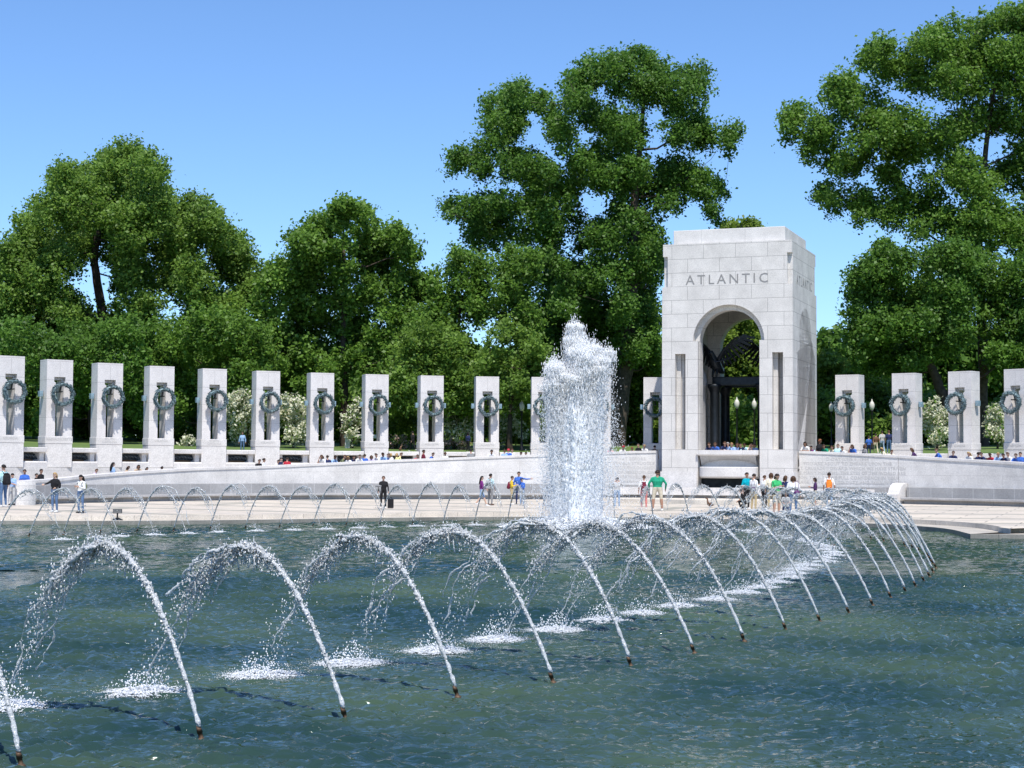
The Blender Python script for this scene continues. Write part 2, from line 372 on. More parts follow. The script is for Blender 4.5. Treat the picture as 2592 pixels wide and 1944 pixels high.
# riser + plaza sheet
def ground(x, y):
    d_in = min((Vector((x, y)) - p).length for p in UE2); r = math.hypot(x - CX, y - CY); d_out = max(0.0, 29 - r)
    return 0.14 * min(1.0, d_in / max(0.3, d_in + max(0.0, 25 - r)))
m_plaza, N, L, b = new_mat('plaza_paving')
tc = N.new('ShaderNodeTexCoord'); b.inputs['Roughness'].default_value = 0.8; b.inputs['Specular IOR Level'].default_value = 0.2
mp = N.new('ShaderNodeMapping'); mp.inputs['Rotation'].default_value = (0, 0, R_(AX)); L.new(tc.outputs['Object'], mp.inputs[0])
br = N.new('ShaderNodeTexBrick'); br.inputs['Scale'].default_value = 1; br.inputs['Brick Width'].default_value = 2.6; br.inputs['Row Height'].default_value = 1.3; br.inputs['Mortar Size'].default_value = 0.03
br.inputs['Color1'].default_value = (0.60, 0.53, 0.44, 1); br.inputs['Color2'].default_value = (0.50, 0.45, 0.39, 1); br.inputs['Mortar'].default_value = (0.27, 0.25, 0.22, 1)
L.new(mp.outputs[0], br.inputs[0])
wv = N.new('ShaderNodeTexBrick'); wv.inputs['Scale'].default_value = 1; wv.inputs['Brick Width'].default_value = 40; wv.inputs['Row Height'].default_value = 5.2; wv.inputs['Mortar Size'].default_value = 0.45; wv.inputs['Mortar Smooth'].default_value = 0.1
wv.inputs['Color1'].default_value = (1, 1, 1, 1); wv.inputs['Color2'].default_value = (1, 1, 1, 1); wv.inputs['Mortar'].default_value = (0.62, 0.66, 0.66, 1)
L.new(mp.outputs[0], wv.inputs[0])
nz = N.new('ShaderNodeTexNoise'); nz.inputs['Scale'].default_value = 0.7; nz.inputs['Detail'].default_value = 7; nz.inputs['Roughness'].default_value = 0.7; L.new(tc.outputs['Object'], nz.inputs[0])
mr = N.new('ShaderNodeMapRange'); mr.inputs['From Min'].default_value = 0.3; mr.inputs['From Max'].default_value = 0.7; mr.inputs['To Min'].default_value = 0.82; mr.inputs['To Max'].default_value = 1.12; L.new(nz.outputs[0], mr.inputs[0])
v1 = N.new('ShaderNodeVectorMath'); v1.operation = 'MULTIPLY'; L.new(br.outputs[0], v1.inputs[0]); L.new(wv.outputs[0], v1.inputs[1])
v2 = N.new('ShaderNodeVectorMath'); v2.operation = 'SCALE'; L.new(v1.outputs[0], v2.inputs[0]); L.new(mr.outputs[0], v2.inputs['Scale']); L.new(v2.outputs[0], b.inputs['Base Color'])
mb = MB(); vs = []; fs = []; K = 7; n = len(UE2)
angs = np.linspace(-99, 99, n)
vs2 = []
for i, p in enumerate(UE2):
    o = pol(float(np.interp(i, range(n), angs)), 29.9)
    for k in range(K + 1):
        t = k / K; q = p.lerp(Vector((o.x, o.y)), t)
        vs2.append((q.x, q.y, 0.0 if k == 0 else ground(q.x, q.y)))
for i in range(n - 1):
    for k in range(K): a = i * (K + 1) + k; fs.append((a, a + K + 1, a + K + 2, a + 1))
mb.add(vs2, fs); mb.mi = [0] * len(fs)
tag(mb.build('plaza_paving', m_plaza, uvmode=None, calc=True), kind='structure')
mb = MB()
for i in range(n - 1):
    a, c = UE2[i], UE2[i + 1]
    mb.add([(a.x, a.y, -0.17), (c.x, c.y, -0.17), (c.x, c.y, 0.0), (a.x, a.y, 0.0)], [(0, 1, 2, 3)])
tag(mb.build('plaza_step', m_step, calc=False), kind='structure')
mb = MB(); mb.box(-45, 29, -40, 4.5, -1, 0.0); tag(mb.build('near_pavement', m_step), kind='structure')

m_grass, N, L, b = new_mat('lawn_grass')
tc = N.new('ShaderNodeTexCoord'); n1 = N.new('ShaderNodeTexNoise'); n1.inputs['Scale'].default_value = 0.5; n1.inputs['Detail'].default_value = 8; n1.inputs['Roughness'].default_value = 0.75
L.new(tc.outputs['Object'], n1.inputs[0]); cr = N.new('ShaderNodeValToRGB'); cr.color_ramp.elements[0].position = 0.35; cr.color_ramp.elements[0].color = (0.06, 0.115, 0.02, 1)
cr.color_ramp.elements[1].position = 0.65; cr.color_ramp.elements[1].color = (0.14, 0.20, 0.045, 1); L.new(n1.outputs[0], cr.inputs[0]); L.new(cr.outputs[0], b.inputs['Base Color']); b.inputs['Roughness'].default_value = 0.9
def lawn_h(r): return 2.74 + 1.1 * min(1.0, max(0.0, (r - 33) / 30))
rs = [32.3, 32.31, 33, 36, 40, 46, 54, 63, 80, 120, 250, 700]; hs_ = [1.5, 2.72] + [lawn_h(r) for r in rs[2:]]
vs = []; fs = []; A = np.arange(-104, 104.1, 4)
for a in A:
    for r, h in zip(rs, hs_): vs.append(tuple(pol(a, r, h)))
m = len(rs)
for i in range(len(A) - 1):
    for k in range(m - 1): fs.append((i * m + k, (i + 1) * m + k, (i + 1) * m + k + 1, i * m + k + 1))
mb = MB(); mb.add(vs, fs); mb.mi = [1 if (i % (m - 1)) == 0 else 0 for i in range(len(fs))]
tag(mb.build('lawn', [m_grass, m_soil], uvmode=None), kind='structure')
mb = MB(); mb.box(-700, 700, -700, 720, -2.0, -1.5); tag(mb.build('ground', m_grass, uvmode=None), kind='structure')

# ================================================================== curved ramp walls, text walls, benches
def ramp_floor(a0, a1, name):
    mb = MB(); mb.arcwall(lambda ph: [(26.1, ramp_h(ph) - 0.3), (26.1, ramp_h(ph)), (30.0, ramp_h(ph)), (30.0, ramp_h(ph) - 0.3)], a0, a1, 2)
    tag(mb.build(name, m_step, uvmode='arc'), kind='structure')
ramp_floor(-76, 10.5, 'ramp_paving'); ramp_floor(29.5, 74, 'ramp_paving')
mb = MB(); mb.arcwall(lambda ph: [(26.2, 0.6), (26.2, 1.795), (32.2, 1.795), (32.2, 0.6)], 8.5, 31.5, 1); tag(mb.build('terrace_paving', m_step, uvmode='arc'), kind='structure')

def text_mesh(body, size, align='CENTER', spacing=1.12, line=1.0):
    cu = bpy.data.curves.new('t', 'FONT'); cu.body = body; cu.size = size; cu.align_x = align; cu.space_character = spacing; cu.space_line = line; cu.extrude = 0.006; cu.resolution_u = 2
    o = bpy.data.objects.new('t', cu); COL.objects.link(o); dg = bpy.context.evaluated_depsgraph_get(); ev = o.evaluated_get(dg)
    me = bpy.data.meshes.new_from_object(ev); vs = [v.co.copy() for v in me.vertices]; fs = [tuple(p.vertices) for p in me.polygons]
    bpy.data.objects.remove(o); bpy.data.curves.remove(cu); bpy.data.meshes.remove(me); return vs, fs

def curved_text(body, size, phi, z, r, name, mat, parent, line=1.05):
    vs, fs = text_mesh(body, size, line=line)
    out = [pol(phi + math.degrees(v.x / r), r - 0.003 - v.z, z + v.y) for v in vs]
    mb = MB(); mb.add(out, fs); return mb.build(name, mat, parent, uvmode=None, calc=False)

def ramp_wall(a0, a1, name, label, foot=lambda ph: 0.0):
    e = empty(name, (0, 0, 0), 0, label, 'wall')
    mb = MB(); mb.arcwall(lambda ph: [(25.75, foot(ph)), (25.75, top_h(ph) - 0.13), (26.15, top_h(ph) - 0.13), (26.15, foot(ph))], a0, a1, 1)
    mb.build('wall_body', m_wall, e, uvmode='arc')
    mb = MB(); mb.arcwall(lambda ph: [(25.71, top_h(ph) - 0.13), (25.71, top_h(ph) - 0.01), (25.74, top_h(ph)), (26.17, top_h(ph)), (26.19, top_h(ph) - 0.01), (26.19, top_h(ph) - 0.13)], a0, a1, 1)
    mb.build('coping', m_plain, e, uvmode='arc'); return e
wl = ramp_wall(-75.4, -0.6, 'ramp_wall', 'long curved granite wall rising along the left ramp behind the stone bench')
wr = ramp_wall(41.0, 66, 'ramp_wall', 'curved granite wall falling away to the right behind the right stone bench')
tl = ramp_wall(-0.55, 11.2, 'inscribed_wall', 'inscribed granite wall left of the arch, partly behind the tall fountain', lambda ph: 0.93)
tr_ = ramp_wall(28.6, 40.95, 'inscribed_wall', 'inscribed granite wall right of the arch with six engraved lines', lambda ph: 0.93)
curved_text('WE ARE DETERMINED THAT BEFORE\nTHE SUN SETS ON THIS TERRIBLE STRUGGLE\nOUR FLAG WILL BE RECOGNIZED THROUGHOUT\nTHE WORLD AS A SYMBOL OF FREEDOM ON\nTHE ONE HAND AND OF OVERWHELMING\nFORCE ON THE OTHER', 0.24, 4.9, 2.30, 25.75, 'lettering', m_text2, tl, 1.02)
curved_text('GENERAL GEORGE C. MARSHALL', 0.15, 6.5, 1.08, 25.75, 'lettering', m_text2, tl)
curved_text('D-DAY JUNE 6, 1944\nYOU ARE ABOUT TO EMBARK UPON THE\nGREAT CRUSADE TOWARD WHICH WE HAVE STRIVEN\nTHESE MANY MONTHS. THE EYES OF THE WORLD ARE\nUPON YOU...I HAVE FULL CONFIDENCE IN YOUR\nCOURAGE, DEVOTION TO DUTY AND SKILL IN BATTLE.', 0.24, 34.6, 2.33, 25.75, 'lettering', m_text2, tr_, 1.02)
curved_text('GENERAL DWIGHT D. EISENHOWER', 0.15, 36.2, 1.08, 25.75, 'lettering', m_text2, tr_)
def bench(a0, a1, label, pier_at):
    e = empty('stone_bench', (0, 0, 0), 0, label, 'bench')
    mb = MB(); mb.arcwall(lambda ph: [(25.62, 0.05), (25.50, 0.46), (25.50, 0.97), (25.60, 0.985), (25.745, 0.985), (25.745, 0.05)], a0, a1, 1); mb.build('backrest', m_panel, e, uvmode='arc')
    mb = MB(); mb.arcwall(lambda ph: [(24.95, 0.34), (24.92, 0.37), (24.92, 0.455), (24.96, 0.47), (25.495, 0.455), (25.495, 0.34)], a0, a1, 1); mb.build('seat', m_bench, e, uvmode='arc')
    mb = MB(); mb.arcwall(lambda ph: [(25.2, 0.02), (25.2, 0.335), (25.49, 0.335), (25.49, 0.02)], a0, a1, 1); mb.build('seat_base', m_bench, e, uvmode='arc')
    for pa in pier_at:
        prof = lambda ph: [(24.75, 0.0), (24.75, 0.62), (24.80, 0.66), (24.9, 0.68), (24.98, 0.85), (25.15, 1.05), (25.4, 1.17), (25.7, 1.2), (25.7, 0.0)]
        mb = MB(); mb.arcwall(prof, pa - 0.75, pa + 0.75, 0.75); mb.build('end_pier', m_plain, e, uvmode='arc')
bench(-74.2, -1.6, 'long curved stone bench under the left ramp wall', [-0.9])
bench(42.3, 66, 'curved stone bench under the right wall beginning at a rounded white pier', [41.4])
# rounded end of the left wall
mb = MB(); rr = [(24.6 + 1.6 * t, ) for t in (0, 1)]
prof = []
for k in range(13):
    t = math.pi * k / 12; prof.append((25.35 - 0.85 * math.cos(t), 0.85 * math.sin(t)))
vs = []; 
for z in (0.02, 1.02, 1.16, 1.2):
    s_ = 1.0 if z < 1.15 else 0.97
    for r, d in prof: vs.append(pol(-75.5 - math.degrees(d * s_ / 25), 25.35 + (r - 25.35) * s_, z))
mb = MB(); mq = len(prof); fs = []
for i in range(3):
    for k in range(mq): fs.append((i * mq + k, i * mq + (k + 1) % mq, (i + 1) * mq + (k + 1) % mq, (i + 1) * mq + k))
fs.append(tuple(range(3 * mq, 4 * mq))); mb.add(vs, fs)
mb.build('end_pier', m_wall, wl, uvmode='arc')

# fountain trough below the inscribed walls and arch
e = empty('fountain_trough', (0, 0, 0), 0, 'low pale trough wall and wide step in front of the arch foot', 'fountain basin')
mb = MB(); mb.arcwall(lambda ph: [(23.3, 0.46), (23.3, 0.86), (23.7, 0.86), (23.7, 0.5), (24.2, 0.5), (24.2, 0.46)], -0.2, 40.4, 1); mb.build('trough_wall', m_plain, e, uvmode='arc')
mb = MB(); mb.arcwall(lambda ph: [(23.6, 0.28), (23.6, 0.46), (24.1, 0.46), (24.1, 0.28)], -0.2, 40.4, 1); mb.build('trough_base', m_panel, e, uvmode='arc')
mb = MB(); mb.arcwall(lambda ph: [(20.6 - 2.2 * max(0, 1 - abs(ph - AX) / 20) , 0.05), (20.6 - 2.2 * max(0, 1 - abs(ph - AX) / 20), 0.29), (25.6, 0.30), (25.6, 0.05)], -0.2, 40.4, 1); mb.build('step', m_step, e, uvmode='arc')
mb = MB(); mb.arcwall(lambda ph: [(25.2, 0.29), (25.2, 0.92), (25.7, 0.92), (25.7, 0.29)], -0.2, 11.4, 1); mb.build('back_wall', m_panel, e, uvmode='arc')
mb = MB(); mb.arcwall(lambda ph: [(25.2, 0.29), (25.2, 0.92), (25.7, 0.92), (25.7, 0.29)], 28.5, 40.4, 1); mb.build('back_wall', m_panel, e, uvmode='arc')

# ================================================================== THE ARCH
A0 = pol(AX + 0.25, 24.25, 0); RZ = -R_(AX)                      # local x runs right along the face, local y runs away from the plaza
arch = empty('memorial_arch', (A0.x, A0.y, 0), RZ, 'tall square granite arch pavilion with ATLANTIC cut above its opening', 'monument')
HW = 3.56; D = 7.12; TK = 1.1; SP = 8.72
def arch_loop(hw_low, hw_up, z0, cx=0.1, n=20):
    pts = [(cx - hw_low, z0), (cx + hw_low, z0), (cx + hw_low, SP)]
    if hw_up != hw_low: pts.append((cx + hw_up, SP))
    for k in range(1, n): t = math.pi * k / n; pts.append((cx + hw_up * math.cos(t), SP + hw_up * math.sin(t)))
    if hw_up != hw_low: pts.append((cx - hw_up, SP))
    pts.append((cx - hw_low, SP)); return pts
def slot(cx, hw, z1=8.05, z0=2.9): return [(cx - hw, z0), (cx + hw, z0), (cx + hw, z1), (cx - hw, z1)]
def face(mb, w, M):
    out = [(-w, 0), (w, 0), (w, 11.69), (-w, 11.69)]
    mb.plate(out, [arch_loop(1.68, 1.94, 0.3), slot(-2.55, 0.29), slot(2.75, 0.29)], 0, 0.42, 0, M)
    mb.plate(out, [arch_loop(1.66, 1.68, 0.3), slot(-2.55 + 0.08, 0.15), slot(2.75 + 0.08, 0.15)], 0.422, TK, 0, M)
mb = MB()
for k in range(4):
    T = Matrix.Translation((0, D / 2, 0)) @ Matrix.Rotation(math.pi / 2 * k, 4, 'Z') @ Matrix.Translation((0, -D / 2, 0))
    face(mb, HW if k % 2 == 0 else HW - TK - 0.003, T)
mb.build('arch_walls', m_arch, arch)
for k in range(4):
    T = Matrix.Translation((0, D / 2, 0)) @ Matrix.Rotation(math.pi / 2 * k, 4, 'Z') @ Matrix.Translation((0, -D / 2, 0))
    for x0, x1 in ((-HW - 0.07, -1.62), (1.82, HW + 0.07)):
        mb = MB(); q = 0.0 if k % 2 == 0 else 0.073
        mb.box(x0 + (q if x0 < -2 else 0), x1 - (q if x1 > 2 else 0), -0.07, -0.002, 0.0, 1.70, 0, T); mb.build('plinth', m_plain, arch)
mb = MB()     # attic with notched corners
c = HW - 0.04; nw = 0.26
oct_ = [(-c + nw, -c), (c - nw, -c), (c - nw, -c + nw), (c, -c + nw), (c, c - nw), (c - nw, c - nw), (c - nw, c), (-c + nw, c), (-c + nw, c - nw), (-c, c - nw), (-c, -c + nw), (-c + nw, -c + nw)]
T = Matrix.Translation((0, D / 2, 0)) @ Matrix(((1, 0, 0, 0), (0, 0, 1, 0), (0, 1, 0, 0), (0, 0, 0, 1)))
mb.plate(oct_, [], 11.69, 13.35, 0, T)
mb.box(-c, c, D / 2 - c, D / 2 + c, 13.35, 14.02)
mb.build('attic', m_arch, arch)
mb = MB(); c2 = HW - 0.50; mb.box(-c2, c2, D / 2 - c2, D / 2 + c2, 14.022, 14.82); mb.build('cap', m_plain, arch, bevel=0.02)
mb = MB(); mb.box(-HW + TK, HW - TK, TK, D - TK, 11.2, 11.6); mb.build('ceiling', m_plain, arch)
vs, fs = text_mesh('ATLANTIC', 0.74, spacing=1.38)
for k in range(4):
    T = Matrix.Translation((0, D / 2, 0)) @ Matrix.Rotation(math.pi / 2 * k, 4, 'Z') @ Matrix.Translation((0, -D / 2 + 0.035, 11.79)) @ Matrix.Rotation(math.pi / 2, 4, 'X')
    if k in (0, 1): mb = MB(); mb.add(vs, fs, 0, T); mb.build('lettering', m_text, arch, uvmode=None, calc=False)
# archivolt joints (thin radial cuts)
for a in (42, 66, 114, 138):
    mb = MB()
    t = R_(a); p0 = Vector((0.1 + 1.97 * math.cos(t), -0.003, SP + 1.97 * math.sin(t))); p1 = Vector((0.1 + 2.6 * math.cos(t), -0.003, SP + 2.6 * math.sin(t)))
    q = Vector((-math.sin(t), 0, math.cos(t))) * 0.009
    mb.add([p0 - q, p0 + q, p1 + q, p1 - q], [(0, 1, 2, 3)])
    mb.build('joint', m_text2, arch, uvmode=None)
# balcony and water bowl
b2 = empty('balcony', (A0.x, A0.y, 0), RZ, 'stone balcony with flared underside spanning the arch opening above the bowl', 'balcony')
mb = MB(); mb.frust(-1.5, 1.62, -0.10, 0.9, 2.56, -1.60, 1.72, -0.18, 0.9, 2.62); mb.box(-1.60, 1.72, -0.18, 0.9, 2.622, 2.86); mb.build('balcony_rail', m_plain, b2)
mb = MB()
n = 16; vs = []
for i in range(n + 1):
    x = -1.45 + 3.02 * i / n; u = (x - 0.06) / 1.5
    zc = 1.98 + 0.36 * math.sqrt(max(0, 1 - u * u * 0.97))
    vs += [(x, -0.08, 2.56), (x, 0.35, zc), (x, 0.9, zc), (x, 0.9, 2.56)]
fs = []
for i in range(n):
    for k in range(4): fs.append((4 * i + k, 4 * i + 4 + k, 4 * i + 4 + (k + 1) % 4, 4 * i + (k + 1) % 4))
fs += [(0, 1, 2, 3), tuple(4 * n + k for k in (3, 2, 1, 0))]
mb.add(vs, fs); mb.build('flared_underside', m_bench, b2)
mb = MB(); mb.box(-1.5, 1.62, 0.46, 0.88, 1.90, 2.555); mb.build('recess_panel', m_plain, b2)
b3 = empty('water_bowl', (A0.x, A0.y, 0), RZ, 'wide shallow granite fountain bowl projecting below the balcony', 'basin')
mb = MB(); n = 28; vs = []
prof = [(0.55, 1.35), (0.95, 1.40), (1.0, 1.46), (1.0, 1.93), (0.97, 1.965), (0.9, 1.965), (0.86, 1.9), (0.0, 1.88)]
for i in range(n + 1):
    t = math.pi * i / n
    for s_, z in prof: vs.append((0.06 - 1.62 * math.cos(t) * s_, 0.35 - 1.05 * math.sin(t) * s_, z))
k_ = len(prof); fs = []
for i in range(n):
    for k in range(k_ - 1): fs.append((i * k_ + k, (i + 1) * k_ + k, (i + 1) * k_ + k + 1, i * k_ + k + 1))
mb.add(vs, fs); mb.box(-1.54, 1.66, 0.35, 1.0, 1.35, 1.9); mb.build('bowl', m_plain, b3, smooth=False)
mb = MB(); mb.box(-1.58, 1.76, 0.75, 1.05, 0.3, 1.35); mb.build('recess_shade_panel', m_bronze, b3)  # panel in near-black bronze colour paints the shade of the void under the bowl

# bronze: columns, beam, eagles
bz = empty('bronze_canopy', (A0.x, A0.y + 0, 0), RZ, 'dark bronze columns and ring beam inside the arch', 'sculpture')
mb = None
for sx, sy in ((-1.2, -1.25), (1.45, -1.25), (-1.2, 1.35), (1.45, 1.35)):
    mb = MB(); T = Matrix.Translation((sx, D / 2 + sy, 0))
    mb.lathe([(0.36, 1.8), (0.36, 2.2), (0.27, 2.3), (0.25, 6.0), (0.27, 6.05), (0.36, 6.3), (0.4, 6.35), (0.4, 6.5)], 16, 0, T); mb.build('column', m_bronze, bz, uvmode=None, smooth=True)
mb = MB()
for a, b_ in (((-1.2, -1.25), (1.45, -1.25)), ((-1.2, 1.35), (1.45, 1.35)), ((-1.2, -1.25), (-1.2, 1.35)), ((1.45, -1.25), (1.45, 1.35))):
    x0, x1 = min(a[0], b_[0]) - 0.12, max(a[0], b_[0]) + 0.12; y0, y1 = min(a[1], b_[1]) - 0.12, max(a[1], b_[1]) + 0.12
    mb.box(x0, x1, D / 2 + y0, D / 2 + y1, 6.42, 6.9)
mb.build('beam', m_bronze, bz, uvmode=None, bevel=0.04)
def eagle(parent_e, x, y, z, yaw, name_lbl):
    e = empty('bronze_eagle', tuple((Matrix.Translation((A0.x, A0.y, 0)) @ Matrix.Rotation(RZ, 4, 'Z') @ Vector((x, y, z)))), RZ + yaw, name_lbl, 'statue', 'bronze eagles inside the arch')
    mb = MB()
    mb.tube([(0, 0.75, 0.25), (0, 0.45, 0.35), (0, 0.1, 0.55), (0, -0.2, 0.95), (0, -0.3, 1.2), (0, -0.42, 1.34), (0, -0.56, 1.32)], [0.05, 0.16, 0.27, 0.24, 0.14, 0.13, 0.05], 10)
    mb.tube([(0, -0.52, 1.33), (0, -0.66, 1.28), (0, -0.68, 1.18)], [0.06, 0.04, 0.01], 6)
    mb.tube([(0.1, 0, 0.5), (0.13, -0.08, 0.2), (0.13, -0.12, 0)], [0.1, 0.07, 0.05], 6); mb.tube([(-0.1, 0, 0.5), (-0.13, -0.08, 0.2), (-0.13, -0.12, 0)], [0.1, 0.07, 0.05], 6)
    mb.build('body', m_bronze, e, uvmode=None, smooth=True)
    for s in (-1, 1):
        mb = MB()
        sh = Vector((0.15 * s, 0.0, 0.95)); el = Vector((0.85 * s, 0.1, 1.75)); tip = Vector((1.75 * s, 0.1, 2.2))
        mb.tube([sh, (sh + el) / 2 + Vector((0, 0, 0.1)), el, (el + tip) / 2 + Vector((0, 0, 0.12)), tip], [0.1, 0.09, 0.08, 0.06, 0.02], 8)
        for k in range(11):
            t = k / 10; root = (sh.lerp(el, t * 2) if t < 0.5 else el.lerp(tip, t * 2 - 1))
            ln = 0.55 + 0.40 * math.sin(t * 2.6); dirv = Vector((0.25 * s + 0.95 * s * t**2, 0.22, -1 + 0.75 * t)).normalized()
            q = dirv.cross(Vector((0, 1, 0))).normalized() * 0.10
            a, bb = root - q, root + q; c_, d_ = root + dirv * ln + q * 0.5, root + dirv * ln - q * 0.5
            th = Vector((0, 0.02, 0))
            mb.add([a - th, bb - th, c_ - th, d_ - th, a + th, bb + th, c_ + th, d_ + th], [(0, 1, 2, 3), (7, 6, 5, 4), (0, 4, 5, 1), (1, 5, 6, 2), (2, 6, 7, 3), (3, 7, 4, 0)])
        mb.build('wing', m_bronze, e, uvmode=None)
    mb = MB(); mb.tube([(0.06 * 1, -0.62, 1.2), (0.5, -0.7, 0.75), (0.95, -0.2, 0.95), (1.3, 0.5, 1.25)], [0.035, 0.05, 0.05, 0.03], 7); mb.build('ribbon', m_bronze, e, uvmode=None, smooth=True)
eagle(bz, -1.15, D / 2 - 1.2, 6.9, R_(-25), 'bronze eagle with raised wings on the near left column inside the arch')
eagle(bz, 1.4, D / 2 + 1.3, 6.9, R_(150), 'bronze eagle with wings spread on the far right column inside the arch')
e = empty('bronze_post', tuple(Matrix.Translation((A0.x, A0.y, 0)) @ Matrix.Rotation(RZ, 4, 'Z') @ Vector((-1.95, D / 2 - 1.1, 0))), RZ, 'grey bronze post with cone cap behind the left jamb of the arch', 'post')
mb = MB(); mb.lathe([(0.3, 1.8), (0.3, 2.1), (0.22, 2.2), (0.21, 6.35), (0.3, 6.45), (0.3, 6.55)], 14); mb.build('shaft', m_panel, e, smooth=True)
mb = MB(); mb.lathe([(0.3, 6.55), (0.3, 6.7), (0.2, 7.1), (0.06, 7.4), (0.01, 7.45)], 14); mb.build('cap', m_panel, e, smooth=True)

# ================================================================== PILLARS with wreaths, balustrades between them
def wreath_mesh():
    rnd = random.Random(5); mb = MB(); Rm = 0.50
    n = 40; vs = []; fs = []
    ring = [(Rm * math.cos(2 * math.pi * i / n), 0, Rm * math.sin(2 * math.pi * i / n)) for i in range(n + 1)]
    mb.tube(ring, 0.082, 8, cap=False)
    for i in range(260):
        a = rnd.uniform(0, 2 * math.pi); t = rnd.uniform(0, 2 * math.pi); rt = rnd.uniform(0.06, 0.10)
        c = Vector(((Rm + rt * math.cos(t)) * math.cos(a), rt * math.sin(t), (Rm + rt * math.cos(t)) * math.sin(a)))
        nrm = Vector((math.cos(t) * math.cos(a), math.sin(t), math.cos(t) * math.sin(a)))
        tg = Vector((-math.sin(a), 0, math.cos(a))) * (1 if math.sin(a) > -2 else -1)
        d = (tg + nrm * rnd.uniform(0.15, 0.6)).normalized(); sd = d.cross(nrm).normalized(); ln = rnd.uniform(0.09, 0.15); w = 0.035
        mb.add([c - sd * w * 0.5, c + d * ln * 0.5 - sd * w + nrm * 0.01, c + d * ln, c + d * ln * 0.5 + sd * w + nrm * 0.01, c + sd * w * 0.5, c + d * ln * 0.45 + nrm * 0.035], [(0, 1, 5), (1, 2, 5), (2, 3, 5), (3, 4, 5), (4, 0, 5)])
    for i in range(30):
        a = rnd.uniform(0, 2 * math.pi); t = rnd.uniform(-2.4, -0.7); c = Vector(((Rm + 0.075 * math.cos(t)) * math.cos(a), 0.085 * math.sin(t), (Rm + 0.075 * math.cos(t)) * math.sin(a)))
        mb.ball(c, 0.03, 4)
    return mb
def pillar_proto():
    mb = MB(); w = 0.67; dp = 0.93; ZB, ZT = 3.30, 7.10
    outer = [(-w, ZB), (w, ZB), (w, ZT), (-w, ZT)]
    mb.plate(outer, [[(-0.205, ZB + 0.004), (0.205, ZB + 0.004), (0.205, 5.95), (0.29, 6.0), (0.29, 6.24), (-0.29, 6.24), (-0.29, 6.0), (-0.205, 5.95)]], 0.0, 0.30)
    mb.plate(outer, [[(-0.205, ZB + 0.004), (0.205, ZB + 0.004), (0.205, 6.1), (-0.205, 6.1)]], 0.302, dp)
    shaft = mb
    b_ = MB(); b_.box(-w - 0.035, w + 0.035, -0.035, dp + 0.035, 2.93, ZB - 0.002); b_.box(-w - 0.02, w + 0.02, -0.02, dp + 0.02, 1.76, 2.928)
    return shaft, b_
sh_mb, bs_mb = pillar_proto()
shaft_o = sh_mb.build('shaft', m_pillar); base_o = bs_mb.build('base_block', m_plain, bevel=0.015)
wr_o = wreath_mesh().build('wreath', m_patina, uvmode=None, calc=False)
mb = MB(); mb.box(-0.09, 0.09, -0.13, 0.13, -0.14, 0.14); mb.box(-0.3, 0, -0.03, 0.03, -0.03, 0.03); br_o = mb.build('bracket', m_bracket, uvmode=None, bevel=0.01)
mb = MB(); mb.tube([(0, 0.0, 0), (0, -0.38, 0)], 0.03, 8); mb.tube([(0, 0.45, 0), (0, 0.0, 0), (0, -0.1, 0.2), (0, -0.28, 0.48)], 0.035, 8); hk_o = mb.build('hanger', m_bronze, uvmode=None)
protos = [shaft_o, base_o, wr_o, br_o, hk_o]
def pillar(phi, text, label):
    c = pol(phi, 30.2); e = empty('state_pillar', (c.x, c.y, 0), -R_(phi if phi > -15 else -15 + (phi + 15) * 0.5), label, 'pillar', 'pillars curving round the plaza')
    def cp(o, loc=(0, 0, 0), rz=0):
        d = o.copy(); COL.objects.link(d); d.parent = e; d.location = loc; d.rotation_euler = (0, 0, rz); return d
    cp(shaft_o); cp(base_o); k = cp(wr_o, (0, -0.44, 5.36)); k.scale = (1, 1.5, 1); k.rotation_euler = (0, random.Random(int(phi * 10)).uniform(0, 6), 0)
    cp(hk_o, (0, 0.0, 5.5)); cp(br_o, (0.80, 0.47, 5.4), 0); cp(br_o, (-0.80, 0.47, 5.4), math.pi)
    if text:
        vs, fs = text_mesh(text, 0.165 if '\n' not in text else 0.15, spacing=1.05, line=0.95)
        T = Matrix.Translation((0, -0.038, 3.10 if '\n' not in text else 3.16)) @ Matrix.Rotation(math.pi / 2, 4, 'X')
        mb = MB(); mb.add(vs, fs, 0, T); mb.build('lettering', m_text2, e, uvmode=None, calc=False)
NAMES_L = [None, 'MICHIGAN', 'MISSOURI', 'ALABAMA', 'MISSISSIPPI', 'LOUISIANA', 'TENNESSEE', 'VERMONT', 'NORTH\nCAROLINA', 'VIRGINIA', 'SOUTH\nCAROLINA', 'MASSACHUSETTS', 'GEORGIA']
LEFT = [10.0 - 6.13 * k for k in range(13)]; RIGHT = [30.95 + 6.2 * k for k in range(4)]
for k, ph in enumerate(LEFT):
    t = NAMES_L[k]
    lab = {0: 'granite pillar in the shade just left of the arch, wreath in shadow', 1: 'granite pillar hidden in the spray right behind the tall fountain', 2: 'granite wreath pillar half behind the left edge of the tall fountain'}.get(k) or ('granite pillar with bronze wreath, lettered %s' % t.replace('\n', ' '))
    pillar(ph, t if k > 2 else None, lab)
for k, ph in enumerate(RIGHT):
    t = [None, 'MINNESOTA', 'KANSAS', 'NEVADA'][k]
    pillar(ph, t, 'granite wreath pillar first to the right of the arch, beside the lamps' if not t else 'granite pillar with bronze wreath, lettered %s' % t)
for o in protos: bpy.data.objects.remove(o)
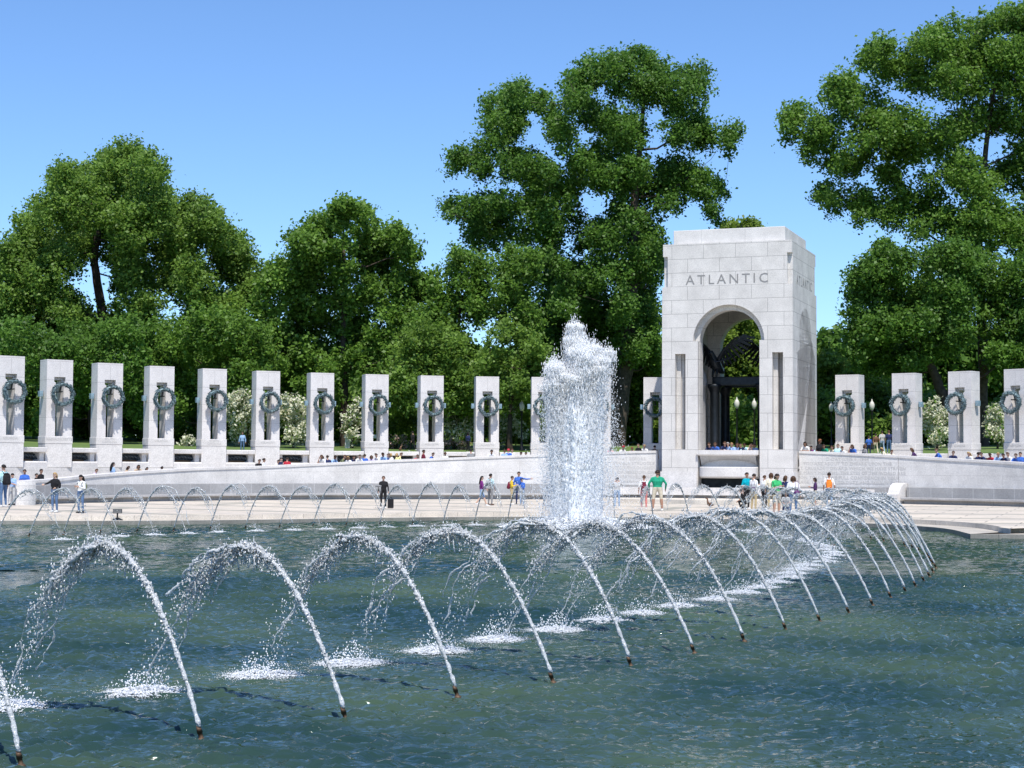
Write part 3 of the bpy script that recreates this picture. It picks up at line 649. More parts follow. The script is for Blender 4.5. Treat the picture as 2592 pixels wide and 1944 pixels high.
# base walls and balustrades
def base_wall(a0, a1, label):
    e = empty('base_wall', (0, 0, 0), 0, label, 'wall')
    mb = MB(); mb.arcwall(lambda ph: [(30.05, -0.1), (30.05, 1.75), (31.3, 1.75), (31.3, -0.1)], a0, a1, 1.2); mb.build('wall_body', m_wall, e, uvmode='arc')
base_wall(-100, 13.2, 'low granite base wall carrying the left row of pillars'); base_wall(28, 75, 'low granite base wall carrying the right row of pillars')
def balustrade(a0, a1, label):
    e = empty('balustrade', (0, 0, 0), 0, label, 'balustrade', 'balustrades between the pillars')
    mb = MB(); mb.arcwall(lambda ph: [(30.25, 2.50), (30.22, 2.53), (30.22, 2.71), (30.25, 2.74), (30.95, 2.74), (30.95, 2.50)], a0, a1, 1); mb.build('top_rail', m_plain, e, uvmode='arc')
    mb = MB(); mb.arcwall(lambda ph: [(30.18, 1.752), (30.18, 2.0), (30.25, 2.06), (31.0, 2.06), (31.0, 1.752)], a0, a1, 1); mb.build('sill', m_plain, e, uvmode='arc')
    for a in (a0, a1):
        w = math.degrees(0.28 / 30.6) * (1 if a == a0 else -1)
        mb = MB(); mb.arcwall(lambda ph: [(30.45, 2.062), (30.45, 2.498), (30.9, 2.498), (30.9, 2.062)], min(a, a + w), max(a, a + w), 1); mb.build('end_block', m_plain, e, uvmode='arc')
    mb = MB()
    for s in range(2):
        pts = []; nn = 44
        for i in range(nn + 1):
            t = i / nn; ph = a0 + (a1 - a0) * (0.06 + 0.88 * t); tw = t * 26 + s * math.pi
            rise = 0.12 * math.sin(math.pi * t)
            pts.append(pol(ph, 30.68 + 0.05 * math.cos(tw), 2.20 + rise + 0.05 * math.sin(tw)))
        mb.tube(pts, 0.05, 6)
    for s in range(2):
        pts = []
        for i in range(15): t = i / 14; ph = a0 + (a1 - a0) * (0.04 + 0.92 * t); pts.append(pol(ph, 30.8, (2.14 if s == 0 else 2.36) + 0.07 * math.sin(math.pi * t)))
        mb.tube(pts, 0.045, 6)
    mb.build('bronze_rope', m_rope, e, uvmode=None, smooth=True)
wdeg = math.degrees(0.74 / 30.6)
def sname(k):
    t = NAMES_L[k]; return t.replace('\n', ' ') if t and k > 2 else ['the shaded pillar by the arch', 'the pillar behind the fountain', 'the pillar at the fountain edge'][k]
for k in range(12):
    balustrade(LEFT[k + 1] + wdeg, LEFT[k] - wdeg, 'low stone balustrade between %s and %s' % (sname(k + 1), sname(k)))
RN = ['the first pillar right of the arch', 'MINNESOTA', 'KANSAS', 'NEVADA']
for k in range(3): balustrade(RIGHT[k] + wdeg, RIGHT[k + 1] - wdeg, 'low stone balustrade between %s and %s' % (RN[k], RN[k + 1]))

# ================================================================== TREES
def zz(lst, ox, oy, s): return [(ox + s * x, oy + s * y, s * r) for x, y, r in lst]
leaf_dark = leafmat('leaves_dark', (0.085, 0.190, 0.030), 0.4, 0.5, (0.175, 0.34, 0.050))
leaf_mid = leafmat('leaves_mid', (0.100, 0.215, 0.032), 0.4, 0.5, (0.22, 0.39, 0.056))
leaf_light = leafmat('leaves_light', (0.130, 0.250, 0.038), 0.4, 0.5, (0.26, 0.42, 0.07))
leaf_yellow = leafmat('leaves_yellow', (0.14, 0.24, 0.032), 0.35, 0.5, (0.28, 0.40, 0.06))
petal = leafmat('white_petals', (0.62, 0.62, 0.42), 0.12, 0.3, (0.85, 0.83, 0.66))
pink = leafmat('pink_petals', (0.55, 0.30, 0.27), 0.2, 0.3, (0.80, 0.62, 0.55))
def leaf_cloud(rng, centers, radii, depth_sq, per, size, tuft=0.5, flat=0.95, shellmin=0.3, aniso=1.0):
    """leaf quads in tufts on and in the given blobs"""
    V = []
    for c, r in zip(centers, radii):
        nt_ = max(4, int(5.6 * (r / tuft)**2))
        d = rng.normal(size=(nt_, 3)); d /= np.linalg.norm(d, axis=1)[:, None]
        rr = r * (shellmin + (1 - shellmin) * rng.random((nt_, 1))**0.55)
        tc_ = np.array(c) + d * rr * np.array([1, 1, flat])
        tr_s = tuft * rng.uniform(0.6, 1.25, (nt_, 1))
        k = per
        dd = rng.normal(size=(nt_, k, 3)); dd /= np.linalg.norm(dd, axis=2)[:, :, None]
        dd *= rng.random((nt_, k, 1))**0.45 * np.where(rng.random((nt_, k, 1)) < 0.12, 1.8, 1.0)
        pos = (tc_[:, None, :] + dd * tr_s[:, None, :] * np.array([1.05, 1.05, 0.95])).reshape(-1, 3)
        V.append(pos)
    pos = np.concatenate(V); n = len(pos)
    nrm = rng.normal(size=(n, 3)) * np.array([0.8, 0.8, 0.7]) + np.array([0, -0.25, 0.75]); nrm /= np.linalg.norm(nrm, axis=1)[:, None]
    a = np.cross(nrm, rng.normal(size=(n, 3))); a /= np.linalg.norm(a, axis=1)[:, None]; b_ = np.cross(nrm, a)
    s = size * rng.uniform(0.6, 1.35, (n, 1)); a *= s * 0.62; b_ *= s * 0.42
    fold = nrm * s * 0.12
    v = np.stack([pos - a, pos - b_ + fold, pos + a, pos + b_ + fold], 1).reshape(-1, 3)
    q = np.arange(n * 4).reshape(-1, 4)
    return v, q
def tree(name, label, depth, blobs, trunk, mat, seed, per=40, leaf=0.19, tuft=0.55, spread=0.5, bark=m_bark, cat='tree', group=None, back=0.8, base_h=2.7, limb=0.13, flowers=None, dens=1.0, front=0.0):
    rng = np.random.default_rng(seed); rnd = random.Random(seed)
    xs = [x for x, y, r in blobs]; halfw = (max(xs) - min(xs)) / 2 / F_PX * depth + 1.0
    cx = (max(xs) + min(xs)) / 2
    cen = []; rad = []
    for x, y, r in blobs:
        u = abs(x - cx) / max(1, (max(xs) - min(xs)) / 2); lim = halfw * math.sqrt(max(0.05, 1 - 0.8 * u * u)) * spread
        dy = rnd.uniform(-lim, lim * 0.8) + front
        q = P(x, y, depth + dy); rm = r / F_PX * depth * ((0.93 if name == 'oak_tree' else 1.04) if cat == 'tree' else 0.85) + (0.0 if cat != 'tree' or name in ('small_tree', 'oak_tree') or y < 585 and x > 1800 and x < 1930 else 0.15)
        cen.append(q); rad.append(rm)
        near_ = sorted(((x - b2_[0])**2 + (y - b2_[1])**2, b2_) for b2_ in blobs if b2_[0] != x or b2_[1] != y)[:3]
        if near_ and cat == 'tree':
            for _, nb in near_[:2]:
                if rnd.random() < 0.75: cen.append(P((x + nb[0]) / 2, (y + nb[1]) / 2, depth + rnd.uniform(-lim, lim))); rad.append(rm * 0.9)
        if rnd.random() < back:
            q2 = P(x + rnd.uniform(-20, 20), y + 15, depth + rnd.uniform(0.2, 1) * lim); cen.append(q2); rad.append(rm * 0.85)
    tp = [P(x, y, depth + dd) for x, y, w, dd in trunk] if trunk and len(trunk[0]) == 4 else [P(x, y, depth) for x, y, w in trunk]
    tr_ = [t[2] / 2 / F_PX * depth for t in trunk]
    base = Vector((tp[0].x, tp[0].y, base_h - 0.1))
    e = empty(name, tuple(base), 0, label, cat, group)
    off = np.array(base)
    v, q = leaf_cloud(rng, cen, rad, depth, max(6, int(per * dens)), leaf, tuft)
    keep = v.reshape(-1, 4, 3)[:, :, 2].min(axis=1) > base_h + 0.05
    v = (v.reshape(-1, 4, 3)[keep]).reshape(-1, 3) - off; q = np.arange(len(v)).reshape(-1, 4)
    if flowers:
        m_ = (rng.random(len(q)) < flowers[1]).astype(int); np_mesh('crown', v, q, [mat, flowers[0]], e, m_)
    else: np_mesh('crown', v, q, mat, e)
    mb = MB(); pts = [base - Vector((0, 0, 0.3))] + tp; rr = [tr_[0] * 1.5] + tr_
    pts = [p - base for p in pts]
    cm = catmull([tuple(p) for p in pts], 4); rc = list(np.interp(np.linspace(0, len(pts) - 1, len(cm)), range(len(pts)), rr))
    for i in range(1, len(cm) - 1): cm[i] += Vector((rnd.uniform(-1, 1), rnd.uniform(-1, 1), 0)) * rc[i] * 0.18
    mb.tube(cm, rc, 10)
    if limb:
        def axis_d(c): return min((p - c).length for p in cm[2:])
        items = sorted([c_ - base for c_ in cen], key=axis_d); nodes = [(p, rc[i], True) for i, p in enumerate(cm) if i >= 3]
        for c2 in items:
            if rnd.random() < 0.35: continue
            p, pr, tk = min(nodes, key=lambda t: (t[0] - c2).length + (1.2 * max(0, t[0].z - c2.z + 0.3)) + (0.0 if t[2] else 0.3))
            ln = (c2 - p).length
            if ln < 0.5: continue
            mid = p.lerp(c2, 0.5) + Vector((rnd.uniform(-.14, .14), rnd.uniform(-.14, .14), rnd.uniform(-0.16, 0.04))) * ln
            r0 = min(pr * 0.6, limb * (0.3 + 0.06 * ln)); r0 = max(r0, 0.02)
            mb.tube([p, p.lerp(mid, 0.5) + Vector((rnd.uniform(-.04, .04), rnd.uniform(-.04, .04), 0)) * ln, mid, mid.lerp(c2, 0.5) + Vector((0, 0, 0.05 * ln)), c2], [r0, r0 * 0.85, r0 * 0.72, r0 * 0.6, r0 * 0.45], 6)
            nodes.append((c2, r0 * 0.7, False))
    mb.build('trunk', bark, e, uvmode=None, smooth=True)
    return e

B1 = [(318,400,52),(262,425,45),(375,432,48),(165,440,36),(200,478,55),(290,480,70),(385,490,50),(130,528,45),(225,560,75),(335,562,75),(408,540,38),(60,570,32),(95,618,52),(35,655,55),(180,640,55),(490,528,42),(540,560,30),(475,590,52),(440,622,46),(545,600,34),(600,620,34),(628,680,36),(575,660,52),(400,690,60),(330,670,42),(500,730,55),(600,755,50),(120,705,55),(45,735,55),(380,770,42),(540,800,50),(20,800,60),(120,780,45),(640,740,30),(-30,760,60),(-40,690,50),(185,765,34),(315,715,34),(345,785,40),(215,825,42),(285,815,34),(150,820,40),(340,600,50),(290,640,40),(470,680,50)]
tree('shade_tree', 'broad rounded green tree filling the left of the picture behind the pillars', 113, B1, [(262, 1120, 34), (258, 1000, 30), (262, 860, 26), (250, 740, 22), (240, 640, 18), (262, 520, 12)], leaf_light, 11, per=34, spread=0.55)
B1b = [(160,860,55),(250,850,55),(330,835,45),(60,850,55),(10,900,60),(330,900,50),(110,920,60),(210,930,60),(300,960,50),(60,980,50),(160,1010,55),(260,1010,50),(-30,960,60),(380,1000,40),(420,850,50),(200,880,40),(350,1050,35),(120,1060,35),(30,1050,40)]
tree('small_tree', 'low spreading tree behind the pillars lettered MASSACHUSETTS and SOUTH CAROLINA', 108, B1b, [(235, 1128, 22), (232, 1060, 18), (238, 960, 12)], leaf_dark, 12, per=30, spread=1.0)
B1c = [(450,860,60),(540,850,60),(600,890,50),(430,920,55),(520,930,60),(620,950,50),(470,990,45),(560,1000,45),(650,860,45),(640,1010,40),(500,800,45),(410,980,40),(600,820,40),(680,920,40),(430,1040,30)]
tree('small_tree', 'leafy young tree behind the pillars lettered VIRGINIA and NORTH CAROLINA', 107, B1c, [(506, 1125, 14), (520, 1050, 12), (530, 940, 8)], leaf_mid, 13, per=30, spread=1.0)
B2 = [(866,512,12),(905,528,12),(845,540,14),(925,545,12),(806,560,12),(1000,575,12),(870,545,38),(885,520,16),(815,590,45),(760,600,30),(930,590,42),(990,600,36),(925,530,14),(770,640,48),(860,650,60),(950,660,60),(1030,650,42),(1045,628,20),(700,672,26),(705,705,42),(780,720,65),(880,740,70),(980,740,70),(1060,720,46),(1095,700,20),(1095,755,32),(685,780,50),(780,810,70),(880,830,70),(980,830,70),(1060,820,60),(672,850,55),(740,900,60),(830,910,60),(920,920,60),(1010,910,60),(1085,880,60),(720,970,40),(1100,940,50),(1050,970,45),(960,980,40),(840,985,40),(668,730,20),(1110,810,30)]
tree('oak_tree', 'dense pointed dark green tree rising behind TENNESSEE and LOUISIANA', 110, B2, [(872, 1140, 26), (871, 1060, 20), (872, 960, 17), (870, 820, 14), (870, 620, 8)], leaf_mid, 14, per=36, spread=0.6, leaf=0.21)
zt = lambda l: zz(l, 1050, 80, 0.5306)
T3 = zt([(1080,135,55),(1040,110,30),(960,150,65),(850,195,75),(1180,200,80),(1300,220,75),(1370,190,38),(1395,285,25),(1000,250,85),(1120,285,85),(1250,320,85),(760,262,55),(730,215,20),(780,335,60),(640,355,55),(600,330,25),(700,430,60),(700,500,60),(860,420,75),(980,430,75),(1330,400,60),(1400,480,55),(1490,480,42),(1545,468,24),(1490,552,18),(1350,530,55),(1230,470,60),(860,590,55),(970,555,62),(1060,640,50),(1230,660,75),(1330,680,75),(1420,735,45),(1450,745,22),(1425,838,18),(1430,880,10),(1350,775,40),(1240,780,55),(780,620,45),(865,690,65),(970,720,75),(1090,750,65),(760,720,50),(1160,850,45),(1190,720,50),
 (490,300,55),(500,262,22),(430,300,38),(340,330,30),(370,360,50),(450,380,62),(535,335,28),(400,450,62),(490,450,42),(330,520,48),(430,560,65),(230,590,40),(192,578,18),(215,640,18),(320,625,45),(430,640,55),(345,670,20),(520,600,50),(510,680,40),(590,620,40),(560,700,55),(640,720,50),(600,790,65),(700,800,55),(640,640,20),
 (150,815,28),(165,870,14),(225,830,42),(300,830,45),(400,800,55),(510,830,65),(300,905,55),(400,900,65),(620,880,65),(520,950,65),(650,960,65),(270,975,45),(400,1000,55),(760,860,40),
 (880,930,60),(960,990,55),(780,985,55),(900,1090,65),(820,1130,65),(960,1175,55),(760,1220,55),(850,1230,65),(1000,1280,45),(690,1160,55),(1130,975,55),(1160,1080,48),(1120,1200,55),(1130,1330,58),(1130,1450,58),(980,1380,45),(660,1300,60),(750,1330,55),(650,1060,50),(1150,1560,50),(1050,900,40),(960,860,45)]) + [(1600,330,42),(1588,440,50),(1605,560,50),(1590,680,48),(1585,790,42),(1575,890,38),(1520,600,40),(1640,640,40)]
tree('tulip_tree', 'tallest central tree with forked crown and ragged side branches left of the arch', 118, T3, [(1556, 1150, 50), (1570, 1040, 44), (1585, 900, 38), (1598, 760, 32), (1606, 620, 26), (1608, 500, 20), (1620, 380, 14), (1630, 240, 8)], leaf_dark, 15, per=30, spread=0.45, limb=0.2, bark=m_bark2)
T4 = zt([(220,1090,38),(205,1050,20),(330,1090,50),(440,1120,55),(200,1180,50),(300,1200,65),(420,1230,65),(530,1180,55),(140,1270,42),(260,1310,65),(380,1340,65),(500,1300,55),(130,1380,50),(560,1080,40),(180,1460,55),(560,1400,50),(250,1520,50),(120,1600,50),(480,1060,35)])
tree('dense_tree', 'bushy tree between the pointed tree and the tallest tree, above ALABAMA', 109, T4, [(1154, 1140, 20), (1152, 1060, 15), (1156, 900, 11), (1165, 760, 6)], leaf_mid, 16, per=34, spread=0.6, leaf=0.2)
T5 = zt([(400,1440,50),(440,1400,28),(500,1460,65),(580,1500,55),(350,1530,52),(450,1560,65),(560,1590,65),(620,1580,35),(330,1610,50),(480,1660,55),(600,1670,45),(400,1700,45),(540,1740,45),(440,1780,35)])
tree('small_tree', 'round pale green tree just left of the tall fountain top', 105, T5, [(1290, 1120, 14), (1292, 1040, 11), (1295, 930, 7)], leaf_light, 17, per=32, spread=0.7)
T6 = [(1040,860,42),(1090,850,45),(1140,880,50),(1030,930,45),(1100,940,55),(1165,960,42),(1020,1000,40),(1090,1010,40),(1150,1030,40),(980,1020,35),(1200,1010,36)]
tree('small_tree', 'small yellow green tree behind the MISSISSIPPI pillar', 106, T6, [(1090, 1125, 12), (1092, 1040, 9), (1094, 950, 6)], leaf_light, 18, per=28, spread=0.7)
TX = [(1400,700,60),(1460,760,60),(1420,840,60),(1500,850,60),(1560,800,55),(1400,900,60),(1470,930,60),(1540,930,60),(1600,900,55),(1620,1000,50),(1550,1010,50),(1480,1010,50),(1640,820,45),(1380,780,50),(1640,930,45),(1360,850,45),(1660,1030,40),(1620,740,40)]
tree('dark_tree', 'dark understory tree behind the top of the tall fountain', 123, TX, [(1500, 1140, 18), (1500, 1050, 15), (1500, 900, 10)], leaf_dark, 25, per=32, spread=0.5)
zr = lambda l: zz(l, 1940, 0, 0.6929)
T7 = zr([(860,65,42),(920,75,45),(940,40,25),(800,90,45),(740,110,45),(660,108,45),(590,140,45),(555,165,26),(640,190,55),(720,200,58),(810,190,65),(900,190,60),(985,120,60),(1000,220,70),(420,185,42),(430,155,20),(365,215,38),(440,250,48),(510,210,35),(540,270,58),(620,290,58),(720,300,66),(820,290,66),(910,300,60),(1000,330,70),(275,295,38),(232,335,36),(310,340,45),(380,350,40),(285,400,45),(130,418,40),(88,412,25),(92,490,22),(80,440,12),(190,450,42),(165,515,32),(240,495,32),(155,565,12),(245,580,36),(300,610,36),(340,560,48),(350,480,58),(430,430,58),(450,520,58),(540,440,58),(520,540,58),(620,520,58),(700,450,58),(790,430,60),(900,430,60),(1000,450,70),(620,640,52),(430,610,46),(480,690,46),(225,700,32),(200,690,12),(250,755,38),(320,712,46),(345,790,20),(390,745,48),(455,785,42),(520,740,46),(600,740,46),(700,600,55),(760,700,58),(860,640,62),(930,560,50),(840,780,66),(920,850,60),(740,820,64),(640,800,52),(560,830,42),(1000,600,70),(1000,740,70),(1000,900,70)]) + [(2484,560,50),(2490,690,50),(2480,820,45),(2440,430,45)]
tree('great_elm', 'huge tree with long arching limbs filling the right edge of the picture', 112, T7, [(2490, 1160, 32), (2488, 1040, 28), (2488, 900, 26), (2484, 760, 24), (2478, 640, 20), (2484, 500, 16), (2500, 340, 12), (2520, 200, 8)], leaf_mid, 19, per=28, spread=0.45, limb=0.2, bark=m_bark2)
T8 = zr([(440,915,32),(425,890,14),(400,955,34),(350,995,40),(325,1030,25),(430,1010,55),(520,980,55),(330,1070,38),(400,1100,58),(500,1090,66),(600,1060,66),(325,1150,38),(410,1190,58),(510,1190,66),(610,1170,66),(345,1250,42),(310,1230,20),(430,1280,58),(530,1290,58),(620,1280,58),(320,1330,22),(400,1340,30),(700,1100,66),(700,1220,66),(760,1010,66),(850,1100,58),(900,1000,66),(920,1150,66),(880,1240,58),(850,1330,46),(700,930,60),(620,940,50),(1000,1020,70),(1000,1180,70),(500,1350,30),(960,1300,60)])
tree('dark_tree', 'dark dense lower tree with a leaning trunk behind MINNESOTA and KANSAS', 108, T8, [(2425, 1160, 26), (2400, 1040, 26), (2370, 960, 24), (2330, 880, 20), (2300, 800, 12)], leaf_dark, 20, per=34, spread=0.5, limb=0.16)
TB = [(2085,905,22),(2095,935,30),(2075,975,40),(2110,1000,45),(2080,1050,45),(2150,970,42),(2120,1080,40),(2190,980,40),(2225,1020,45),(2170,1060,45),(2240,1080,38),(2060,1010,30),(2280,1000,45),(2300,1060,40),(2135,930,22),(2200,935,18)]
tree('small_tree', 'bright yellow green tree in the gap right of the arch', 125, TB, [(2150, 1150, 14), (2150, 1080, 11), (2150, 1000, 7)], leaf_yellow, 21, per=26, spread=0.6, leaf=0.27)
TC = [(1790,850,50),(1850,880,60),(1910,840,50),(1880,780,45),(1800,930,50),(1870,950,60),(1925,920,50),(1800,1010,45),(1860,1030,50),(1920,1010,45),(1830,1080,40),(1900,1080,40),(1750,960,40),(1750,1060,35),(1960,960,50),(1960,1060,40),(1860,700,40),(1880,640,30),(1868,585,12),(1850,568,9),(1895,566,12),(1915,574,8),(1838,577,6),(1880,572,10)]
tree('distant_tree', 'distant tree showing just above the arch roof and through its opening', 135, TC, [(1842, 1150, 32), (1843, 1060, 28), (1850, 950, 22), (1870, 800, 14), (1880, 660, 8)], leaf_yellow, 22, per=22, spread=0.6, leaf=0.27, bark=m_bark2)
TD = [(1690,960,40),(1650,900,45),(1700,880,40),(1670,1010,40),(1640,1060,36),(1700,1060,36),(1600,1000,40),(1500,1000,45),(1460,960,45),(1420,1020,45),(1530,1060,35),(1380,960,45),(1350,1040,40),(1560,940,40),(1470,1060,35)]
tree('small_tree', 'yellow green understory tree left of the arch behind the big trunk', 122, TD, [(1500, 1150, 12), (1500, 1060, 10), (1502, 980, 6)], leaf_yellow, 23, per=26, spread=0.6)
TE = [(1230,1000,42),(1290,1030,40),(1340,1000,42),(1260,960,36),(1310,1070,34),(1240,1075,34),(1370,1070,36),(940,1030,36),(990,1050,34),(1040,1060,32),(1100,1060,30),(905,1060,28)]
tree('small_tree', 'thin pale understory tree behind ALABAMA', 112, TE, [(1262, 1135, 8), (1262, 1080, 7), (1262, 1020, 5)], leaf_yellow, 24, per=24, spread=0.9)

SH = [('flowering_shrub', 'tall cream flowering shrub between NORTH CAROLINA and VERMONT', 104, [(600,1010,26),(630,1035,30),(605,1065,30),(650,1070,28),(660,1020,22),(590,1040,22),(620,1000,18),(640,1100,24),(600,1100,20)], 31, 0.55, (625, 1135)),
 ('flowering_shrub', 'tall cream flowering shrub between VERMONT and TENNESSEE', 104, [(735,1020,26),(760,1050,26),(730,1065,28),(765,1085,22),(740,1100,24),(715,1040,22),(772,1030,18),(720,1010,16),(750,1010,16)], 32, 0.6, (742, 1135)),
 ('flowering_shrub', 'cream flowering shrub between TENNESSEE and LOUISIANA', 106, [(890,1040,20),(900,1065,22),(885,1085,20),(905,1020,14),(880,1060,18),(895,1100,16)], 33, 0.5, (892, 1130)),
 ('flowering_shrub', 'cream flowering shrub seen left of the ALABAMA pillar', 107, [(1130,1050,18),(1165,1060,20),(1140,1080,18),(1180,1085,18),(1155,1100,16),(1190,1060,14)], 34, 0.5, (1155, 1130)),
 ('flowering_shrub', 'sparse cream flowering shrub seen right of the ALABAMA pillar', 108, [(1270,1050,20),(1285,1075,20),(1265,1095,18),(1300,1060,18),(1310,1085,16)], 35, 0.4, (1283, 1130)),
 ('flowering_shrub', 'layered white flowering shrub between MINNESOTA and KANSAS', 103, [(2355,1035,24),(2380,1060,26),(2350,1080,26),(2385,1095,22),(2365,1110,20),(2400,1075,20),(2370,1020,16),(2345,1055,20),(2405,1045,14)], 36, 0.55, (2372, 1140)),
 ('flowering_shrub', 'layered white flowering shrub between KANSAS and NEVADA', 103, [(2520,1050,22),(2535,1075,22),(2515,1090,20),(2540,1105,18),(2510,1065,16),(2525,1035,12)], 37, 0.5, (2525, 1140))]
for nm, lb, dp, bl, sd, fr, (tx, ty) in SH:
    tree(nm, lb, dp, bl, [(tx, ty, 6), (tx + 2, ty - 30, 5), (tx - 3, ty - 60, 3)], leaf_light, sd, per=26, leaf=0.15, tuft=0.32, spread=0.9, cat='shrub', group='white flowering shrubs', limb=0.04, flowers=(petal, min(0.85, fr + 0.22)))
tree('low_shrub', 'small white azalea mound left of NORTH CAROLINA', 102, [(476, 1110, 12), (488, 1112, 10), (467, 1116, 8)], [(478, 1128, 4), (478, 1120, 4), (478, 1115, 3)], leaf_dark, 41, per=20, leaf=0.12, tuft=0.22, limb=0.02, cat='shrub', flowers=(petal, 0.8))
tree('low_shrub', 'pink and white azalea bed between MISSISSIPPI and ALABAMA', 106, [(1130, 1122, 14), (1150, 1118, 16), (1172, 1122, 15), (1120, 1128, 10)], [(1150, 1135, 4), (1150, 1128, 4), (1150, 1122, 3)], leaf_dark, 42, per=22, leaf=0.12, tuft=0.22, limb=0.02, cat='shrub', flowers=(pink, 0.7))
tree('low_shrub', 'low pink azalea beside the stone seat between LOUISIANA and MISSISSIPPI', 106, [(1005, 1112, 14), (1025, 1115, 14), (985, 1118, 12)], [(1005, 1135, 4), (1005, 1126, 4), (1005, 1118, 3)], leaf_dark, 43, per=22, leaf=0.12, tuft=0.22, limb=0.02, cat='shrub', flowers=(pink, 0.6))
# hedge-like undergrowth behind everything, and the far wood
rng = np.random.default_rng(77)
def mass(name, r0, r1, h0, h1, a0, a1, n, rad, mat, leaf, label):
    cs = []; rs_ = []
    for i in range(n):
        a = rng.uniform(a0, a1); r = rng.uniform(r0, r1); rr = rng.uniform(*rad); p = pol(a, r, 0); z = lawn_h(r) + rng.uniform(h0, h1)
        cs.append(p + Vector((0, 0, z))); rs_.append(rr)
    v, q = leaf_cloud(rng, cs, rs_, 0, 22, leaf, 0.7)
    o = np_mesh(name, v, q, mat); tag(o, label, kind='stuff'); return o
mass('undergrowth', 54, 62, 0.4, 2.6, -75, 72, 420, (0.9, 1.7), leaf_light, 0.30, 'light green undergrowth along the far edge of the lawn')
mass('far_woods', 78, 100, 0.5, 7.5, -75, 78, 520, (1.8, 3.2), leaf_dark, 0.50, 'dark wood beyond the lawn behind all the trees')

# ================================================================== street lamps
lamp_proto = {}
def lamp(px, py_top, depth, label):
    p = P(px, py_top, depth); bz_ = lawn_h(math.hypot(p.x - CX, depth - CY)); H = p.z - bz_
    e = empty('street_lamp', (p.x, p.y, bz_), 0, label, 'street lamp', 'globe street lamps behind the pillars')
    if 'm' not in lamp_proto:
        mb = MB(); mb.lathe([(0.24, 0), (0.24, 0.1), (0.17, 0.25), (0.13, 0.6), (0.10, 0.8), (0.075, 0.9), (0.065, 3.3), (0.09, 3.35), (0.06, 3.45), (0.13, 3.6), (0.15, 3.7)], 12); o = mb.build('post', m_iron, None, uvmode=None, smooth=True)
        mb = MB(); mb.lathe([(0.12, 3.7), (0.2, 3.85), (0.25, 4.05), (0.24, 4.25), (0.17, 4.42), (0.1, 4.5), (0.1, 4.53), (0.06, 4.58), (0.05, 4.68), (0.01, 4.74)], 14); g = mb.build('globe', m_globe, None, uvmode=None, smooth=True)
        lamp_proto['m'] = (o, g)
    for o in lamp_proto['m']:
        d = o.copy(); COL.objects.link(d); d.parent = e; s = H / 4.74; d.scale = (s, s, s)
lamp(1865, 1005, 112, 'white globe street lamp seen through the arch, the left one of two')
lamp(1909, 1008, 116, 'white globe street lamp seen through the arch, the right one of two')
lamp(2104, 1016, 112, 'white globe street lamp in the gap right of the arch')
lamp(2207, 1010, 106, 'street lamp right of the first pillar beyond the arch, above the walking people')
lamp(1321, 1012, 105, 'dark street lamp between ALABAMA and the tall fountain')
for o in lamp_proto['m']: bpy.data.objects.remove(o)
# stone seats on the lawn edge, stone drum
e = empty('garden_bench', tuple(P(925, 1135, 106)), 0, 'pale stone seat on the lawn behind the LOUISIANA pillar', 'bench'); e.location.z = 3.0
mb = MB(); mb.box(-1.3, 1.3, -0.3, 0.3, 0.62, 0.85); mb.build('slab', m_plain, e, bevel=0.02)
for sx in (-1.1, 1.1): mb = MB(); mb.box(sx - 0.15, sx + 0.15, -0.25, 0.25, -0.3, 0.618); mb.build('leg', m_plain, e)
# chain posts on the lawn (left)
for i, x in enumerate((45, 115, 148, 185, 395, 470, 520)):
    p = P(x, 1128, 104); mb = MB(); mb.tube([(0, 0, 0), (0, 0, 0.95)], 0.02, 6); mb.ball((0, 0, 0.97), 0.035, 5)
    o = mb.build('lawn_post', m_iron, uvmode=None); o.location = (p.x, p.y, lawn_h(math.hypot(p.x - CX, p.y - CY)) - 0.05); tag(o, 'thin black lawn fence post, %s from the left' % ['first', 'second', 'third', 'fourth', 'fifth', 'sixth', 'seventh'][i], 'post', 'thin posts of the lawn fence')

# ================================================================== FOUNTAINS
m_jet, N, L, b = new_mat('jet_water')
b.inputs['Base Color'].default_value = (0.93, 0.96, 0.97, 1); b.inputs['Roughness'].default_value = 0.12; b.inputs['IOR'].default_value = 1.33
b.inputs['Transmission Weight'].default_value = 0.52; b.inputs['Specular IOR Level'].default_value = 0.9
tcj = N.new('ShaderNodeTexCoord'); nj = N.new('ShaderNodeTexNoise'); nj.inputs['Scale'].default_value = 38; nj.inputs['Detail'].default_value = 2; L.new(tcj.outputs['Object'], nj.inputs[0])
bj = N.new('ShaderNodeBump'); bj.inputs['Strength'].default_value = 1.0; bj.inputs['Distance'].default_value = 0.02; L.new(nj.outputs[0], bj.inputs['Height']); L.new(bj.outputs[0], b.inputs['Normal'])
m_foam, N, L, b = new_mat('white_foam')
b.inputs['Base Color'].default_value = (0.95, 0.96, 0.97, 1); b.inputs['Roughness'].default_value = 0.35; b.inputs['Specular IOR Level'].default_value = 0.6
tl_ = N.new('ShaderNodeBsdfTranslucent'); tl_.inputs[0].default_value = (0.95, 0.97, 0.99, 1); ms = N.new('ShaderNodeMixShader'); ms.inputs[0].default_value = 0.28; ms.name = 'glow_mix'
L.new(b.outputs[0], ms.inputs[1]); L.new(tl_.outputs[0], ms.inputs[2]); L.new(ms.outputs[0], N['Material Output'].inputs[0])
m_spray = m_foam.copy(); m_spray.name = 'white_spray'; N = m_spray.node_tree.nodes; L = m_spray.node_tree.links
mo = N['Material Output']; src = mo.inputs[0].links[0].from_socket; tp_ = N.new('ShaderNodeBsdfTransparent'); m3 = N.new('ShaderNodeMixShader'); m3.inputs[0].default_value = 0.22
L.new(src, m3.inputs[1]); L.new(tp_.outputs[0], m3.inputs[2]); L.new(m3.outputs[0], mo.inputs[0])
